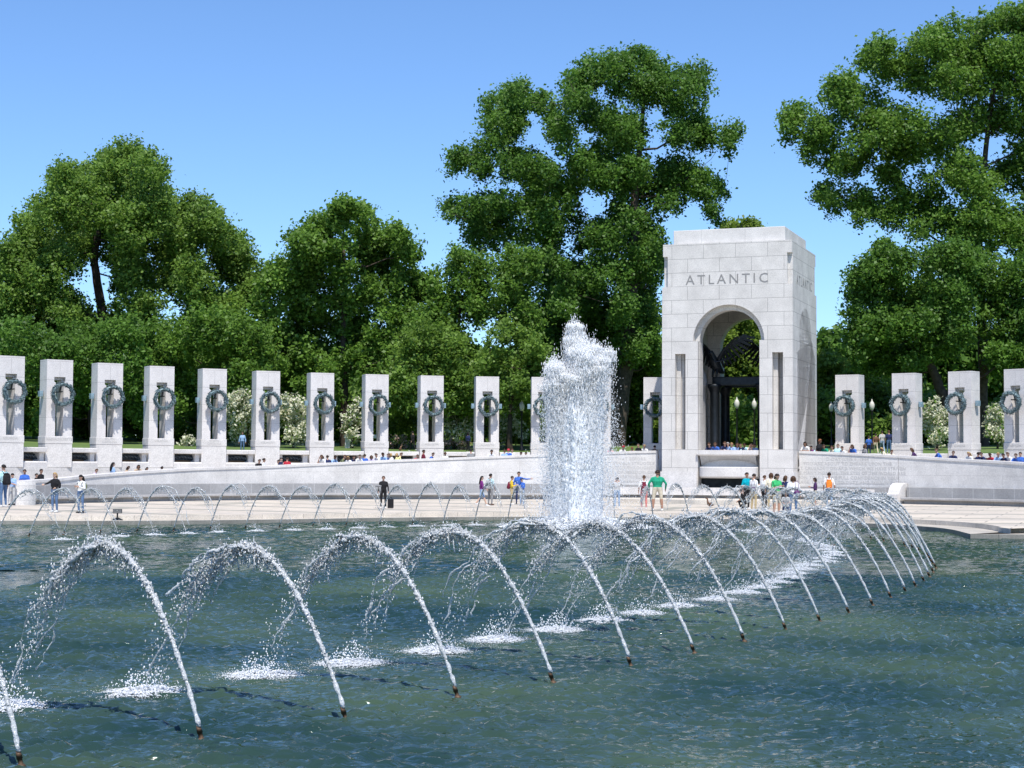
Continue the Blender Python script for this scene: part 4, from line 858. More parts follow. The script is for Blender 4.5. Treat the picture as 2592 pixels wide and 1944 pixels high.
OCT_V = np.array([(1, 0, 0), (-1, 0, 0), (0, 1, 0), (0, -1, 0), (0, 0, 1), (0, 0, -1)], float)
OCT_F = np.array([(0, 2, 4), (2, 1, 4), (1, 3, 4), (3, 0, 4), (2, 0, 5), (1, 2, 5), (3, 1, 5), (0, 3, 5)])
def drops(pos, rad, stretch=None):
    n = len(pos); s = np.asarray(rad)[:, None, None] * (np.ones((n, 1, 3)) if stretch is None else stretch[:, None, :])
    v = (pos[:, None, :] + OCT_V[None] * s).reshape(-1, 3)
    f = (OCT_F[None] + (np.arange(n) * 6)[:, None, None]).reshape(-1, 3); return v, f

RING = catmull([(-3.64, 12.78), (-2.53, 14.05), (-0.51, 16.6), (1.37, 19.3), (3.03, 22.1), (4.53, 25.0), (5.94, 28.0), (7.18, 31.1), (8.22, 33.9), (9.22, 37.2), (10.2, 41.3), (11.0, 45.5), (11.5, 50.0), (11.5, 54.5), (11.0, 59.0), (10.1, 63.0), (8.7, 66.0), (6.6, 67.8), (4.4, 68.5), (2.0, 68.7), (-0.64, 67.9), (-2.0, 67.2), (-3.4, 66.3), (-5.2, 64.8), (-6.8, 63.3), (-8.3, 61.7), (-9.8, 60.0), (-11.2, 58.4), (-12.4, 56.9), (-13.6, 55.2), (-14.7, 53.3), (-15.6, 51.0)], 10)
# walk the ring with even spacing, starting at the nearest nozzle
acc = [0.0]
for a, c in zip(RING, RING[1:]): acc.append(acc[-1] + (c - a).length)
def ring_at(s): return Vector((float(np.interp(s, acc, [p.x for p in RING])), float(np.interp(s, acc, [p.y for p in RING]))))
near_px = [(54, 1940), (511, 1873), (876, 1822), (1159, 1765), (1401, 1728), (1598, 1687), (1759, 1654), (1885, 1624), (1990.6, 1596), (2077, 1575), (2150.6, 1554), (2210.5, 1533.7), (2256, 1514), (2294, 1500), (2319, 1486), (2340, 1473), (2354, 1461), (2363, 1449), (2370, 1438)]
nozz = [G(x, y, WZ).to_2d() for x, y in near_px]
s0 = min(range(len(RING)), key=lambda i: (RING[i] - nozz[-1]).length); s_ = acc[s0] + 1.6
while s_ < acc[-1]: nozz.append(ring_at(s_)); s_ += 1.58 if ring_at(s_).y < 66 or ring_at(s_).x > 3 else 1.42
def inward(p):
    i = min(range(len(RING)), key=lambda i: (RING[i] - p).length); t = (RING[min(i + 2, len(RING) - 1)] - RING[max(i - 2, 0)]).normalized(); return Vector((-t.y, t.x))
ORD = ['first', 'second', 'third', 'fourth', 'fifth', 'sixth', 'seventh', 'eighth', 'ninth', 'tenth', 'eleventh', 'twelfth', 'thirteenth', 'fourteenth', 'fifteenth', 'sixteenth', 'seventeenth', 'eighteenth', 'nineteenth', 'twentieth']
def jet(i, p, total):
    rng = np.random.default_rng(500 + i); rnd = random.Random(500 + i)
    dist = math.hypot(p.x, p.y); far = dist > 40; lod = 1.0 if dist < 24 else (0.6 if dist < 40 else 0.3)
    d = inward(p); reach = (2.75 if not far else 2.45) + rnd.uniform(-0.12, 0.12); H = (1.52 if not far else 1.50) * rnd.uniform(0.95, 1.06)
    if i < 19: lab = '%s jet of the near row counted from the left' % ORD[i]
    elif p.y < 66 and p.x > 5: lab = 'one of the overlapping arched jets in the crowded right bend of the ring'
    else: lab = 'arched jet of the far row, %s counted leftward from the right bend' % (ORD + ['%dth' % k for k in range(21, 60)])[jet.fc]
    if lab.startswith('arched'): jet.fc += 1
    e = empty('water_jet', (p.x, p.y, WZ), math.atan2(d.y, d.x), lab, 'fountain jet', 'arched jets round the pool ring')
    pt = lambda t: np.array([reach * t, 0, 0.03 + 4 * H * t * (1 - t) - 0.03 * t])
    up = pt(0.03) - pt(0); up /= np.linalg.norm(up)
    mb = MB(); mb.tube([Vector(up * -0.25), Vector(up * 0.02), Vector(up * 0.07), Vector(up * 0.06), Vector(up * 0.12)], [0.019, 0.019, 0.019, 0.025, 0.018], 8); mb.lathe([(0.034, -0.03), (0.034, 0.008), (0.02, 0.02)], 10)
    mb.build('nozzle', m_nozzle, e, uvmode=None, smooth=True)
    mb = MB()
    # rising stream: thin glassy core wrapped in beads
    n = int(70 * max(lod, 0.4)); pts = []; rr = []
    for k in range(n + 1):
        t = 0.012 + 0.50 * k / n; q = pt(t); j = 0.002 + 0.020 * max(0, t - 0.15)
        pts.append(q + rng.normal(size=3) * j); rr.append((0.021 + 0.020 * max(0, t - 0.1)) * rnd.uniform(0.6, 1.3) * (1.0 if t < 0.4 else 1 - (t - 0.4) * 6))
    mb.tube(pts, rr, 7 if not far else 5)
    # breaking sheet: thin strands that spread and part
    for s in range(9 if not far else 3):
        ph = rnd.uniform(0, 6.28); sp = rng.normal(size=3) * np.array([0.05, 0.075, 0.05]); t0 = rnd.uniform(0.34, 0.5); t1 = rnd.uniform(0.55, 0.95) if s > 1 else rnd.uniform(0.85, 0.99)
        m = int(50 * max(lod, 0.4)); pts = []; rr = []; lagf = rnd.uniform(0.0, 0.10)
        for k in range(m + 1):
            t = t0 + (t1 - t0) * k / m; u = (t - t0); q = pt(t) + sp * min(1, u * 5) * (1 + u)
            q[2] -= lagf * u * 2.0; q[0] -= lagf * u * 0.8
            q += np.array([math.sin(t * 37 + ph) * 0.03, math.cos(t * 29 + ph) * 0.035, math.sin(t * 43 + ph * 2) * 0.025]) * min(1, u * 4) + rng.normal(size=3) * 0.009
            q[2] = max(q[2], 0.0)
            pts.append(q); rr.append(max(0.0016, (0.026 - 0.024 * u) * (0.4 + 0.9 * rnd.random()) * (0.15 + 0.85 * abs(math.sin(t * 31 + ph)))))
        mb.tube(pts, rr, 5)
    for s in range(int(22 * lod)):
        t = rnd.uniform(0.38, 0.74); q = pt(t) + rng.normal(size=3) * 0.05; l = rnd.uniform(0.04, 0.2)
        mb.tube([q, q + np.array([rnd.uniform(-.02, .02), 0, -l * 0.5]), q + np.array([rnd.uniform(-.03, .03), 0, -l])], [0.004, 0.006, 0.010], 5)
    st = mb.build('stream', m_jet, e, uvmode=None, smooth=True, calc=False)
    def beads(nd, t_lo, t_hi, sd0, sd1, r_lo, r_hi, fall, mat, nm):
        tt = rng.uniform(t_lo, t_hi, nd); base = np.array([pt(t) for t in tt]); sd = (sd0 + (sd1 - sd0) * ((tt - t_lo) / (t_hi - t_lo)))[:, None]
        pos = base + rng.normal(size=(nd, 3)) * sd * np.array([1.1, 1.0, 0.9]); pos[:, 2] -= rng.random(nd)**2.5 * fall; pos[:, 2] = np.maximum(pos[:, 2], 0.01)
        rad = rng.uniform(r_lo, r_hi, nd); stv = np.stack([rng.uniform(0.8, 1.3, nd), rng.uniform(0.8, 1.3, nd), rng.uniform(0.9, 2.2, nd)], 1)
        v, f = drops(pos, rad, stv); tag(np_mesh(nm, v, f, mat, st, n=3), kind='stuff')
    k_ = 1.0 if not far else 1.35
    beads(int(620 * lod), 0.05, 0.52, 0.006, 0.030, 0.006 * k_, 0.013 * k_, 0.0, m_jet, 'braid')
    beads(int(900 * lod), 0.36, 0.80, 0.022, 0.058, 0.005 * k_, 0.013 * k_, 0.16, m_jet, 'sheet_beads')
    beads(int(330 * lod), 0.60, 1.0, 0.045, 0.085, 0.004 * k_, 0.011 * k_, 0.25, m_jet, 'falling_beads')
    beads(int(150 * lod), 0.15, 1.0, 0.012, 0.10, 0.004 * k_, 0.009 * k_, 0.2, m_foam, 'bright_drops')
    # splash: churned mound with soft scattered edge
    c = pt(1.0); ns = int(4200 * lod) if not far else 420
    gx = rng.normal(size=ns) * 0.15; gy = rng.normal(size=ns) * 0.185; tail = rng.random(ns) < 0.16; gx[tail] *= 2.1; gy[tail] *= 2.0; gx += 0.10 * rng.random(ns)**2 * 4 * (rng.random(ns) < 0.3)
    r2 = (gx / 0.30)**2 + (gy / 0.37)**2; lump = 0.6 + 0.4 * np.sin(gx * 31 + i) * np.cos(gy * 27 + 2 * i)
    pz = 0.006 + rng.random(ns) * 0.075 * np.exp(-r2 * 1.1) * lump; upm = rng.random(ns) < 0.09; pz[upm] += rng.random(upm.sum())**1.8 * 0.26 * np.exp(-r2[upm])
    rad = rng.uniform(0.004, 0.014, ns) * np.clip(1.15 - 0.35 * r2, 0.35, 1.1) * (1.0 if not far else 1.7); rad[upm] *= 0.6
    stretch = np.stack([np.full(ns, 1.4), np.full(ns, 1.6), np.where(upm, 1.5, 0.5)], 1)
    v, f = drops(np.stack([c[0] + gx, gy, pz], 1), rad, stretch); tag(np_mesh('splash', v, f, m_foam, e, n=3), kind='stuff')
jet.fc = 0
for i, p in enumerate(nozz): jet(i, p, len(nozz))

# tall central fountain
def geyser():
    rng = np.random.default_rng(9); c0 = G(1456, 1337, WZ)
    e = empty('tall_fountain', (c0.x, c0.y, WZ), 0, 'tall white foaming column of water rising from the middle of the pool', 'fountain')
    # (x offset, y offset, apex height, share)
    js = [(-0.04, 0, 7.45, 3.0), (0.05, 0.1, 7.15, 2.2), (-0.14, -0.08, 6.95, 1.8), (0.16, -0.05, 6.85, 1.8)]
    for k in range(46):
        a = rng.uniform(0, 6.283); r = 0.18 + 1.02 * math.sqrt(rng.random()); x = r * math.cos(a)
        js.append((x + 0.08, 0.9 * r * math.sin(a), 7.0 - 1.35 * (r / 1.2) ** 0.8 + (0.42 * x / 1.2 if x > 0 else 0.25 * x / 1.2) + rng.normal() * 0.22, 1.15 - 0.55 * r / 1.2))
    tot = sum(j[3] for j in js); P_ = []; Rr = []; St = []
    NT = 150000
    for jx, jy, H, w in js:
        n = int(NT * w / tot); one = np.ones
        def put(x, y, z, r_lo, r_hi, z_lo, z_hi):
            m = len(x); P_.append(np.stack([x, y, z], 1)); Rr.append(rng.uniform(r_lo, r_hi, m)); St.append(np.stack([one(m), one(m), rng.uniform(z_lo, z_hi, m)], 1))
        rad_ = math.hypot(jx, jy); m = int(n * 0.32); t = rng.random(m); h = H * (1 - (1 - t)**1.7); fl = 0.30 + 0.70 * h / H; sp = 0.05 + 0.10 * (h / H)**2     # rising filaments
        put(jx * fl + rng.normal(size=m) * sp, jy * fl + rng.normal(size=m) * sp, h, 0.006, 0.016, 4, 13)
        m = int(n * 0.43); u = rng.random(m)**(1.2 + 1.3 * rad_); h = H * (1 - u); sp = 0.13 + 0.20 * u**0.7; fl = 1 + 0.08 * u                                  # falling drops
        put(jx * fl + rng.normal(size=m) * sp, jy * fl + rng.normal(size=m) * sp, h, 0.005, 0.014, 1.2, 4)
        m = int(n * 0.25); u = rng.random(m)**1.2; h = H * (1 - u); sp = 0.10 + 0.26 * u**0.7                                                     # falling streaks nearer the middle
        put(jx * 0.6 + rng.normal(size=m) * sp, jy * 0.6 + rng.normal(size=m) * sp, h, 0.004, 0.010, 5, 16)
        m = 330; put(jx + rng.normal(size=m) * 0.12, jy + rng.normal(size=m) * 0.12, H + rng.exponential(0.13, m) - 0.16, 0.006, 0.018, 1.5, 4)
    pos = np.concatenate(P_); rad = np.concatenate(Rr); st = np.concatenate(St); k = pos[:, 2] > 0; 
    v, f = drops(pos[k], rad[k], st[k]); np_mesh('water_column', v, f, m_spray, e, n=3)
    mpl = m_foam.copy(); mpl.name = 'plume_sheet'; N = mpl.node_tree.nodes; N['glow_mix'].inputs[0].default_value = 0.06; L = mpl.node_tree.links; mo = N['Material Output']; src = mo.inputs[0].links[0].from_socket
    tcp = N.new('ShaderNodeTexCoord'); mpp = N.new('ShaderNodeMapping'); mpp.inputs['Scale'].default_value = (1, 1, 0.22); nzp = N.new('ShaderNodeTexNoise'); nzp.inputs['Scale'].default_value = 13; nzp.inputs['Detail'].default_value = 5; nzp.inputs['Roughness'].default_value = 0.7
    L.new(tcp.outputs['Object'], mpp.inputs[0]); L.new(mpp.outputs[0], nzp.inputs[0]); mrp = N.new('ShaderNodeMapRange'); mrp.inputs['From Min'].default_value = 0.36; mrp.inputs['From Max'].default_value = 0.50; mrp.inputs['To Min'].default_value = 0.9; mrp.inputs['To Max'].default_value = 0.0
    L.new(nzp.outputs[0], mrp.inputs[0]); tpp = N.new('ShaderNodeBsdfTransparent'); mxp = N.new('ShaderNodeMixShader'); L.new(mrp.outputs[0], mxp.inputs[0]); L.new(tpp.outputs[0], mxp.inputs[2]); L.new(src, mxp.inputs[1]); L.new(mxp.outputs[0], mo.inputs[0])
    plumes = [(0.0, 0, 7.4, 0.50, 0.40), (0.10, 0, 6.8, 0.74, 0.60), (0.62, 0.05, 6.15, 0.46, 0.42), (-0.52, 0, 5.6, 0.44, 0.40), (0.05, -0.45, 6.1, 0.62, 0.50), (0.0, 0.6, 6.0, 0.5, 0.46)]
    for k in range(22):
        a = rng.uniform(0, 6.283); r = 0.15 + 0.75 * rng.random(); x = r * math.cos(a); plumes.append((x + 0.08, 0.8 * r * math.sin(a), 6.9 - 1.3 * (r / 1.2) + 0.35 * x + rng.normal() * 0.3, 0.11, rng.uniform(0.11, 0.20)))
    for px0, py0, H, Rb, Rt in plumes:
        nz_, na_ = 110, (40 if Rt > 0.3 else 18); ang = np.linspace(0, 2 * np.pi, na_, endpoint=False); col_h = H * (1 - 0.13 * rng.random(na_)); streak = rng.normal(size=na_) * 0.06; vs_ = []
        for iz in range(nz_ + 1):
            t = iz / nz_; z = t * col_h; lean = 0.80 + 0.20 * min(1, t * 1.3)
            prof_ = (Rb + (Rt - Rb) * t) * (1.0 if t < 0.70 else max(0.03, 1 - ((t - 0.70) / 0.30)**1.4))
            rr_ = prof_ * (1 + streak + rng.normal(size=na_) * 0.032 + 0.06 * np.sin(ang * 3 + t * 9))
            vs_.append(np.stack([px0 * lean + rr_ * np.cos(ang), py0 * lean + rr_ * np.sin(ang), z], 1))
        vv = np.concatenate(vs_); ii = np.arange(nz_ * na_); r_, c_ = ii // na_, ii % na_; c2 = (c_ + 1) % na_
        np_mesh('plume', vv, np.stack([r_ * na_ + c_, r_ * na_ + c2, (r_ + 1) * na_ + c2, (r_ + 1) * na_ + c_], 1), mpl, e)
    n = 17000; r = rng.random(n)**0.75; a = rng.uniform(0, 6.283, n)
    pos = np.stack([0.1 + 2.9 * r * np.cos(a), 2.5 * r * np.sin(a), 0.04 + rng.random(n)**2 * 0.6 * (1 - r)], 1)
    v, f = drops(pos, rng.uniform(0.025, 0.075, n) * (1.1 - 0.7 * r), np.stack([np.full(n, 1.6), np.full(n, 1.6), np.full(n, 0.7)], 1)); np_mesh('foam_ring', v, f, m_foam, e, n=3)
    n = 9000; r = 1.05 + rng.exponential(0.38, n); a = rng.uniform(0, 6.283, n); z = rng.random(n) * 5.4 * np.exp(-(r - 1.2) * 0.9)
    v, f = drops(np.stack([r * np.cos(a) + 0.15, r * np.sin(a), z], 1), rng.uniform(0.006, 0.018, n)); np_mesh('spray', v, f, m_foam, e, n=3)
    mb = MB(); mb.lathe([(0.35, -0.6), (0.35, -0.02), (0.2, 0.03), (0.12, 0.1)], 16); mb.build('nozzle_head', m_bronze, e, uvmode=None)
geyser()

# ================================================================== PEOPLE
# local frame of a figure: x right, -y forward, z up, standing height 1.72
def finger_set(hand, fwd, side, up, curl=0.35):
    """five finger chains from a palm centre; fwd = finger direction, side = thumb side"""
    out = []
    for k, (o, l) in enumerate(((0.030, 0.070), (0.010, 0.080), (-0.010, 0.074), (-0.029, 0.058))):
        a = hand + fwd * 0.045 + side * o; b_ = a + fwd * l * 0.5; c = b_ + (fwd * (1 - curl) - up * curl).normalized() * l * 0.5
        out.append([(a, 0.010), (b_, 0.009), (c, 0.0075)])
    t0 = hand - fwd * 0.005 + side * 0.035; t1 = t0 + (side * 0.8 + fwd * 0.6).normalized() * 0.035; t2 = t1 + (side * 0.25 + fwd).normalized() * 0.03
    out.append([(t0, 0.013), (t1, 0.0105), (t2, 0.009)]); return out
def figure_mesh(name, J, voxel=0.0125):
    """J: joints dict. Builds one continuous skin and sorts its faces into skin/top/bottom/shoe/forearm/shin."""
    chains = []
    V_ = Vector
    def ch(lab, pts): chains.append((lab, [(V_(p), r) for p, r in pts]))
    hip, chest, neck, head = V_(J['hip']), V_(J['chest']), V_(J['neck']), V_(J['head'])
    sx = V_(J.get('sx', (1, 0, 0))); hx = V_(J.get('hx', (1, 0, 0)))
    upv = (chest - hip).normalized()
    for s in (-0.075, 0, 0.075):
        ch(1, [(hip + hx * s * 0.9 + upv * 0.05, 0.105), (hip.lerp(chest, 0.45) + sx * s * 0.8, 0.098), (chest + sx * s * 1.25, 0.115), (chest.lerp(neck, 0.55) + sx * s * 1.2, 0.085)])
    ch(1, [(chest.lerp(neck, 0.6) - sx * 0.165, 0.055), (chest.lerp(neck, 0.8), 0.06), (chest.lerp(neck, 0.6) + sx * 0.165, 0.055)])
    ch(0, [(neck - (head - neck) * 0.25, 0.058), (neck.lerp(head, 0.6), 0.052)])
    f = V_(J.get('face', (0, -1, 0))).normalized(); hu = (head - neck).normalized(); hs = hu.cross(-f).normalized() if abs(hu.dot(f)) < .95 else sx
    ch(0, [(head + hu * 0.028 - f * 0.02, 0.084), (head + hu * 0.005 + f * 0.012, 0.080), (head - hu * 0.065 + f * 0.035, 0.054)])
    ch(0, [(head + f * 0.088 + hu * 0.01, 0.010), (head + f * 0.106 - hu * 0.018, 0.013)])
    for s in (-1, 1): ch(0, [(head + hs * 0.083 * s - hu * 0.02, 0.016), (head + hs * 0.088 * s + hu * 0.02, 0.014)])
    for sd in ('l', 'r'):
        s = 1 if sd == 'l' else -1
        sh = chest.lerp(neck, 0.55) + sx * 0.178 * s; el = V_(J['el' + sd]); wr = V_(J['wr' + sd])
        ch(1, [(sh, 0.058), (sh.lerp(el, 0.5), 0.047), (el, 0.040)]); ch(4, [(el, 0.040), (el.lerp(wr, 0.4), 0.038), (wr, 0.027)])
        fd = (wr - el).normalized(); fd = V_(J.get('hd' + sd, fd)).normalized(); side = V_(J.get('th' + sd, (0, -1, 0.1))); side = (side - fd * side.dot(fd)).normalized(); up = fd.cross(side) * s
        hand = wr + fd * 0.045
        ch(0, [(wr, 0.026), (hand + side * 0.012, 0.028), (hand + fd * 0.03 + side * 0.016, 0.022)]); ch(0, [(wr, 0.026), (hand - side * 0.012, 0.026), (hand + fd * 0.03 - side * 0.018, 0.020)])
        for c in finger_set(hand, fd, side, up): chains.append((0, c))
        hp = hip + hx * 0.095 * s; kn = V_(J['kn' + sd]); an = V_(J['an' + sd])
        ch(2, [(hip + hx * 0.07 * s + upv * 0.03, 0.108), (hp - upv * 0.09, 0.092), (hp.lerp(kn, 0.55), 0.075), (kn, 0.058)]); ch(5, [(kn, 0.058), (kn.lerp(an, 0.35), 0.056), (an, 0.040)])
        td = V_(J.get('toe' + sd, (0.06 * s, -1, 0))).normalized()
        ch(3, [(an + V_((0, 0, 0.0)), 0.042), (an - td * 0.03 - V_((0, 0, 0.045)), 0.036), (an + td * 0.09 - V_((0, 0, 0.045)), 0.036), (an + td * 0.16 - V_((0, 0, 0.050)), 0.030)])
    mb = MB()
    for lab, c in chains:
        ps = [p for p, r in c]; rs = [r for p, r in c]
        d0 = (ps[0] - ps[1]).normalized(); d1 = (ps[-1] - ps[-2]).normalized()
        pts = [ps[0] + d0 * rs[0] * 0.95, ps[0] + d0 * rs[0] * 0.6] + ps + [ps[-1] + d1 * rs[-1] * 0.6, ps[-1] + d1 * rs[-1] * 0.95]
        mb.tube(pts, [rs[0] * 0.3, rs[0] * 0.8] + rs + [rs[-1] * 0.8, rs[-1] * 0.3], 10)
    o = mb.build(name + '_src', [], uvmode=None)
    m = o.modifiers.new('r', 'REMESH'); m.mode = 'VOXEL'; m.voxel_size = voxel; m.use_smooth_shade = True
    m2 = o.modifiers.new('s', 'SMOOTH'); m2.factor = 0.5; m2.iterations = 2
    dg = bpy.context.evaluated_depsgraph_get(); me = bpy.data.meshes.new_from_object(o.evaluated_get(dg)); bpy.data.objects.remove(o)
    n = len(me.polygons); cen = np.empty(n * 3, np.float32); me.polygons.foreach_get('center', cen); cen = cen.reshape(-1, 3).astype(float)
    best = np.full(n, 1e9); lab_ = np.zeros(n, int)
    for lab, c in chains:
        for (p0, r0), (p1, r1) in zip(c, c[1:]):
            a = np.array(p0); d = np.array(p1) - a; t = np.clip(((cen - a) @ d) / max(1e-9, d @ d), 0, 1)
            ds = np.linalg.norm(cen - a - t[:, None] * d, axis=1) - (r0 + (r1 - r0) * t)
            k = ds < best; best[k] = ds[k]; lab_[k] = lab
    waist = hip + upv * 0.06
    wz = (cen - np.array(waist)) @ np.array(upv)
    lab_[(lab_ == 1) & (wz < 0)] = 2; lab_[(lab_ == 2) & (wz > 0)] = 1
    me.materials.clear()
    for k in range(6): me.materials.append(None)
    me.polygons.foreach_set('material_index', lab_.astype(np.int32)); me.polygons.foreach_set('use_smooth', [True] * n); me.update()
    return me, (head, f, hu, hs, chest, upv, sx, hip)
def hair_mesh(H, kind):
    head, f, hu, hs, chest, upv, sx, hip = H; rnd = random.Random(3)
    mb = MB(); R3 = Matrix((( hs.x, -f.x, hu.x, 0), (hs.y, -f.y, hu.y, 0), (hs.z, -f.z, hu.z, 0), (0, 0, 0, 1)))   # local: x side, y back, z up
    T = Matrix.Translation(head) @ R3
    n, m = 10, 16; vs = []; fs = []
    for i in range(n + 1):
        th = math.pi * (0.02 + 0.60 * i / n)
        for k in range(m):
            a = 2 * math.pi * k / m; yb = math.sin(a)
            lim = 1.0 if yb > -0.25 else 0.60 + 0.25 * (1 + yb)
            t2 = th * lim; r = 0.094 + rnd.uniform(-0.003, 0.005) + (0.006 if kind == 'bun' else 0)
            vs.append((r * 0.98 * math.sin(t2) * math.cos(a), 0.012 + r * 1.10 * math.sin(t2) * math.sin(a), 0.022 + r * 1.08 * math.cos(t2)))
    for i in range(n):
        for k in range(m): fs.append((i * m + k, i * m + (k + 1) % m, (i + 1) * m + (k + 1) % m, (i + 1) * m + k))
    fs.append(tuple(range(m))[::-1]); mb.add(vs, fs, 0, T)
    if kind == 'long':
        for x in (-0.07, -0.04, 0, 0.04, 0.07):
            mb.tube([(x * 0.7, 0.03, 0.07), (x, 0.075, 0.0), (x * 1.1, 0.085, -0.12), (x * 1.1, 0.09, -0.27), (x * 0.9, 0.10, -0.38)], [0.035, 0.045, 0.045, 0.04, 0.012], 8, 0, True, T)
    if kind == 'mid':
        for x, y in ((-0.085, 0.02), (-0.06, 0.06), (0, 0.08), (0.06, 0.06), (0.085, 0.02)):
            mb.tube([(x * 0.8, y * 0.7, 0.05), (x, y, -0.02), (x * 1.05, y * 1.1, -0.13)], [0.03, 0.034, 0.016], 8, 0, True, T)
    if kind == 'bun': mb.ball((0, 0.1, 0.06), 0.045, 7, 0, (1, 1, 1), T)
    if kind == 'cap':
        mb.lathe([(0.1, 0.03), (0.103, 0.05), (0.09, 0.10), (0.05, 0.13), (0.005, 0.137)], 14, 0, T @ Matrix.Translation((0, 0.01, 0)))
        mb.add([(-0.06, -0.085, 0.04), (0.06, -0.085, 0.04), (0.045, -0.165, 0.028), (-0.045, -0.165, 0.028), (-0.06, -0.085, 0.05), (0.06, -0.085, 0.05), (0.045, -0.165, 0.036), (-0.045, -0.165, 0.036)], [(0, 1, 2, 3), (7, 6, 5, 4), (0, 4, 5, 1), (1, 5, 6, 2), (2, 6, 7, 3), (3, 7, 4, 0)], 0, T)
    return mb.build('hair', [], None, smooth=True, uvmode=None)
def face_mesh(H):
    head, f, hu, hs, *_ = H; mb = MB(); R3 = Matrix((( hs.x, -f.x, hu.x, 0), (hs.y, -f.y, hu.y, 0), (hs.z, -f.z, hu.z, 0), (0, 0, 0, 1))); T = Matrix.Translation(head) @ R3
    for s in (-1, 1):
        mb.ball((0.031 * s, -0.083, 0.0), 0.011, 6, 0, (1.2, 0.6, 0.6), T); mb.tube([(0.016 * s, -0.091, 0.021), (0.032 * s, -0.089, 0.026), (0.046 * s, -0.080, 0.021)], 0.0035, 5, 0, True, T)
    mb.tube([(-0.024, -0.078, -0.053), (0, -0.088, -0.056), (0.024, -0.078, -0.053)], 0.005, 5, 0, True, T)
    return mb.build('face', [], None, uvmode=None)
ST = dict(hip=(0, 0, 0.93), chest=(0, 0.0, 1.25), neck=(0, 0.01, 1.45), head=(0, -0.015, 1.60), ell=(0.25, 0.03, 1.12), elr=(-0.25, 0.03, 1.12), wrl=(0.27, -0.05, 0.88), wrr=(-0.27, -0.05, 0.88), knl=(0.11, -0.015, 0.49), knr=(-0.11, -0.015, 0.49), anl=(0.12, 0.02, 0.085), anr=(-0.12, 0.02, 0.085))
def pose(**k): d = dict(ST); d.update(k); return d
POSES = {
 'stand': pose(),
 'wide': pose(ell=(0.31, 0.02, 1.14), elr=(-0.31, 0.02, 1.14), wrl=(0.29, -0.08, 0.92), wrr=(-0.29, -0.08, 0.92), anl=(0.17, 0.02, 0.085), anr=(-0.17, 0.02, 0.085), knl=(0.14, 0, 0.49), knr=(-0.14, 0, 0.49)),
 'folded': pose(ell=(0.25, -0.06, 1.14), elr=(-0.25, -0.06, 1.14), wrl=(-0.05, -0.21, 1.13), wrr=(0.05, -0.19, 1.08), thl=(0, 0, 1), thr=(0, 0, 1)),
 'hold': pose(ell=(0.23, -0.02, 1.10), elr=(-0.23, -0.02, 1.10), wrl=(0.10, -0.26, 1.17), wrr=(-0.10, -0.26, 1.17), head=(0, -0.03, 1.595), face=(0, -1, -0.25), thl=(0, 0, 1), thr=(0, 0, 1)),
 'walk': pose(ell=(0.24, 0.10, 1.13), elr=(-0.24, -0.06, 1.12), wrl=(0.22, 0.08, 0.90), wrr=(-0.18, -0.24, 0.98), knl=(0.10, -0.14, 0.50), anl=(0.10, -0.28, 0.10), knr=(-0.10, 0.07, 0.49), anr=(-0.10, 0.33, 0.17), hip=(0, 0, 0.91), tor=(0, -1, -0.55)),
 'point': pose(ell=(0.40, -0.12, 1.32), wrl=(0.62, -0.22, 1.34), thl=(0, 0, 1), ell_=0, elr=(-0.26, 0.04, 1.13), wrr=(-0.24, -0.10, 0.92)),
 'reach': pose(ell=(0.24, 0.0, 1.12), elr=(-0.24, -0.22, 1.24), wrr=(-0.20, -0.46, 1.20), wrl=(0.20, -0.20, 1.05)),
 'camera': pose(ell=(0.24, -0.12, 1.30), elr=(-0.24, -0.12, 1.30), wrl=(0.07, -0.20, 1.52), wrr=(-0.07, -0.20, 1.52), thl=(0, 0.3, 1), thr=(0, 0.3, 1)),
 'lean': pose(hip=(0, 0.22, 0.90), chest=(0, 0.06, 1.18), neck=(0, -0.03, 1.36), head=(0, -0.09, 1.50), ell=(0.25, -0.10, 1.10), elr=(-0.25, -0.10, 1.10), wrl=(0.08, -0.30, 1.10), wrr=(-0.10, -0.28, 1.10), thl=(0, -0.2, 1), thr=(0, -0.2, 1), knl=(0.11, 0.20, 0.49), knr=(-0.11, 0.24, 0.49), anl=(0.12, 0.27, 0.085), anr=(-0.12, 0.30, 0.085)),
 'chin': pose(hip=(0, 0.22, 0.90), chest=(0, 0.06, 1.18), neck=(0, -0.03, 1.36), head=(0.02, -0.10, 1.49), ell=(0.24, -0.10, 1.10), elr=(-0.17, -0.20, 1.11), wrl=(0.02, -0.32, 1.10), wrr=(-0.08, -0.20, 1.38), thl=(0, -0.2, 1), thr=(0, -0.5, .2), knl=(0.11, 0.20, 0.49), knr=(-0.11, 0.24, 0.49), anl=(0.12, 0.27, 0.085), anr=(-0.12, 0.30, 0.085)),
 'kneel': pose(hip=(0, 0.10, 0.42), chest=(0, -0.06, 0.72), neck=(0, -0.12, 0.90), head=(0, -0.16, 1.04), ell=(0.24, -0.14, 0.60), elr=(-0.24, -0.14, 0.60), wrl=(0.14, -0.30, 0.46), wrr=(-0.14, -0.30, 0.46), knl=(0.13, -0.28, 0.44), anl=(0.13, -0.16, 0.085), knr=(-0.13, -0.20, 0.07), anr=(-0.12, 0.24, 0.085), tor=(0, -0.5, -1)),
 'sit': pose(hip=(0, 0.10, 0.56), chest=(0, 0.02, 0.88), neck=(0, -0.04, 1.07), head=(0, -0.09, 1.21), ell=(0.24, -0.06, 0.76), elr=(-0.24, -0.06, 0.76), wrl=(0.10, -0.26, 0.68), wrr=(-0.10, -0.26, 0.68), knl=(0.12, -0.34, 0.52), anl=(0.12, -0.36, 0.085), knr=(-0.12, -0.34, 0.52), anr=(-0.12, -0.33, 0.085)),
}
POSES['point'].pop('ell_')
POSE_CACHE = {}
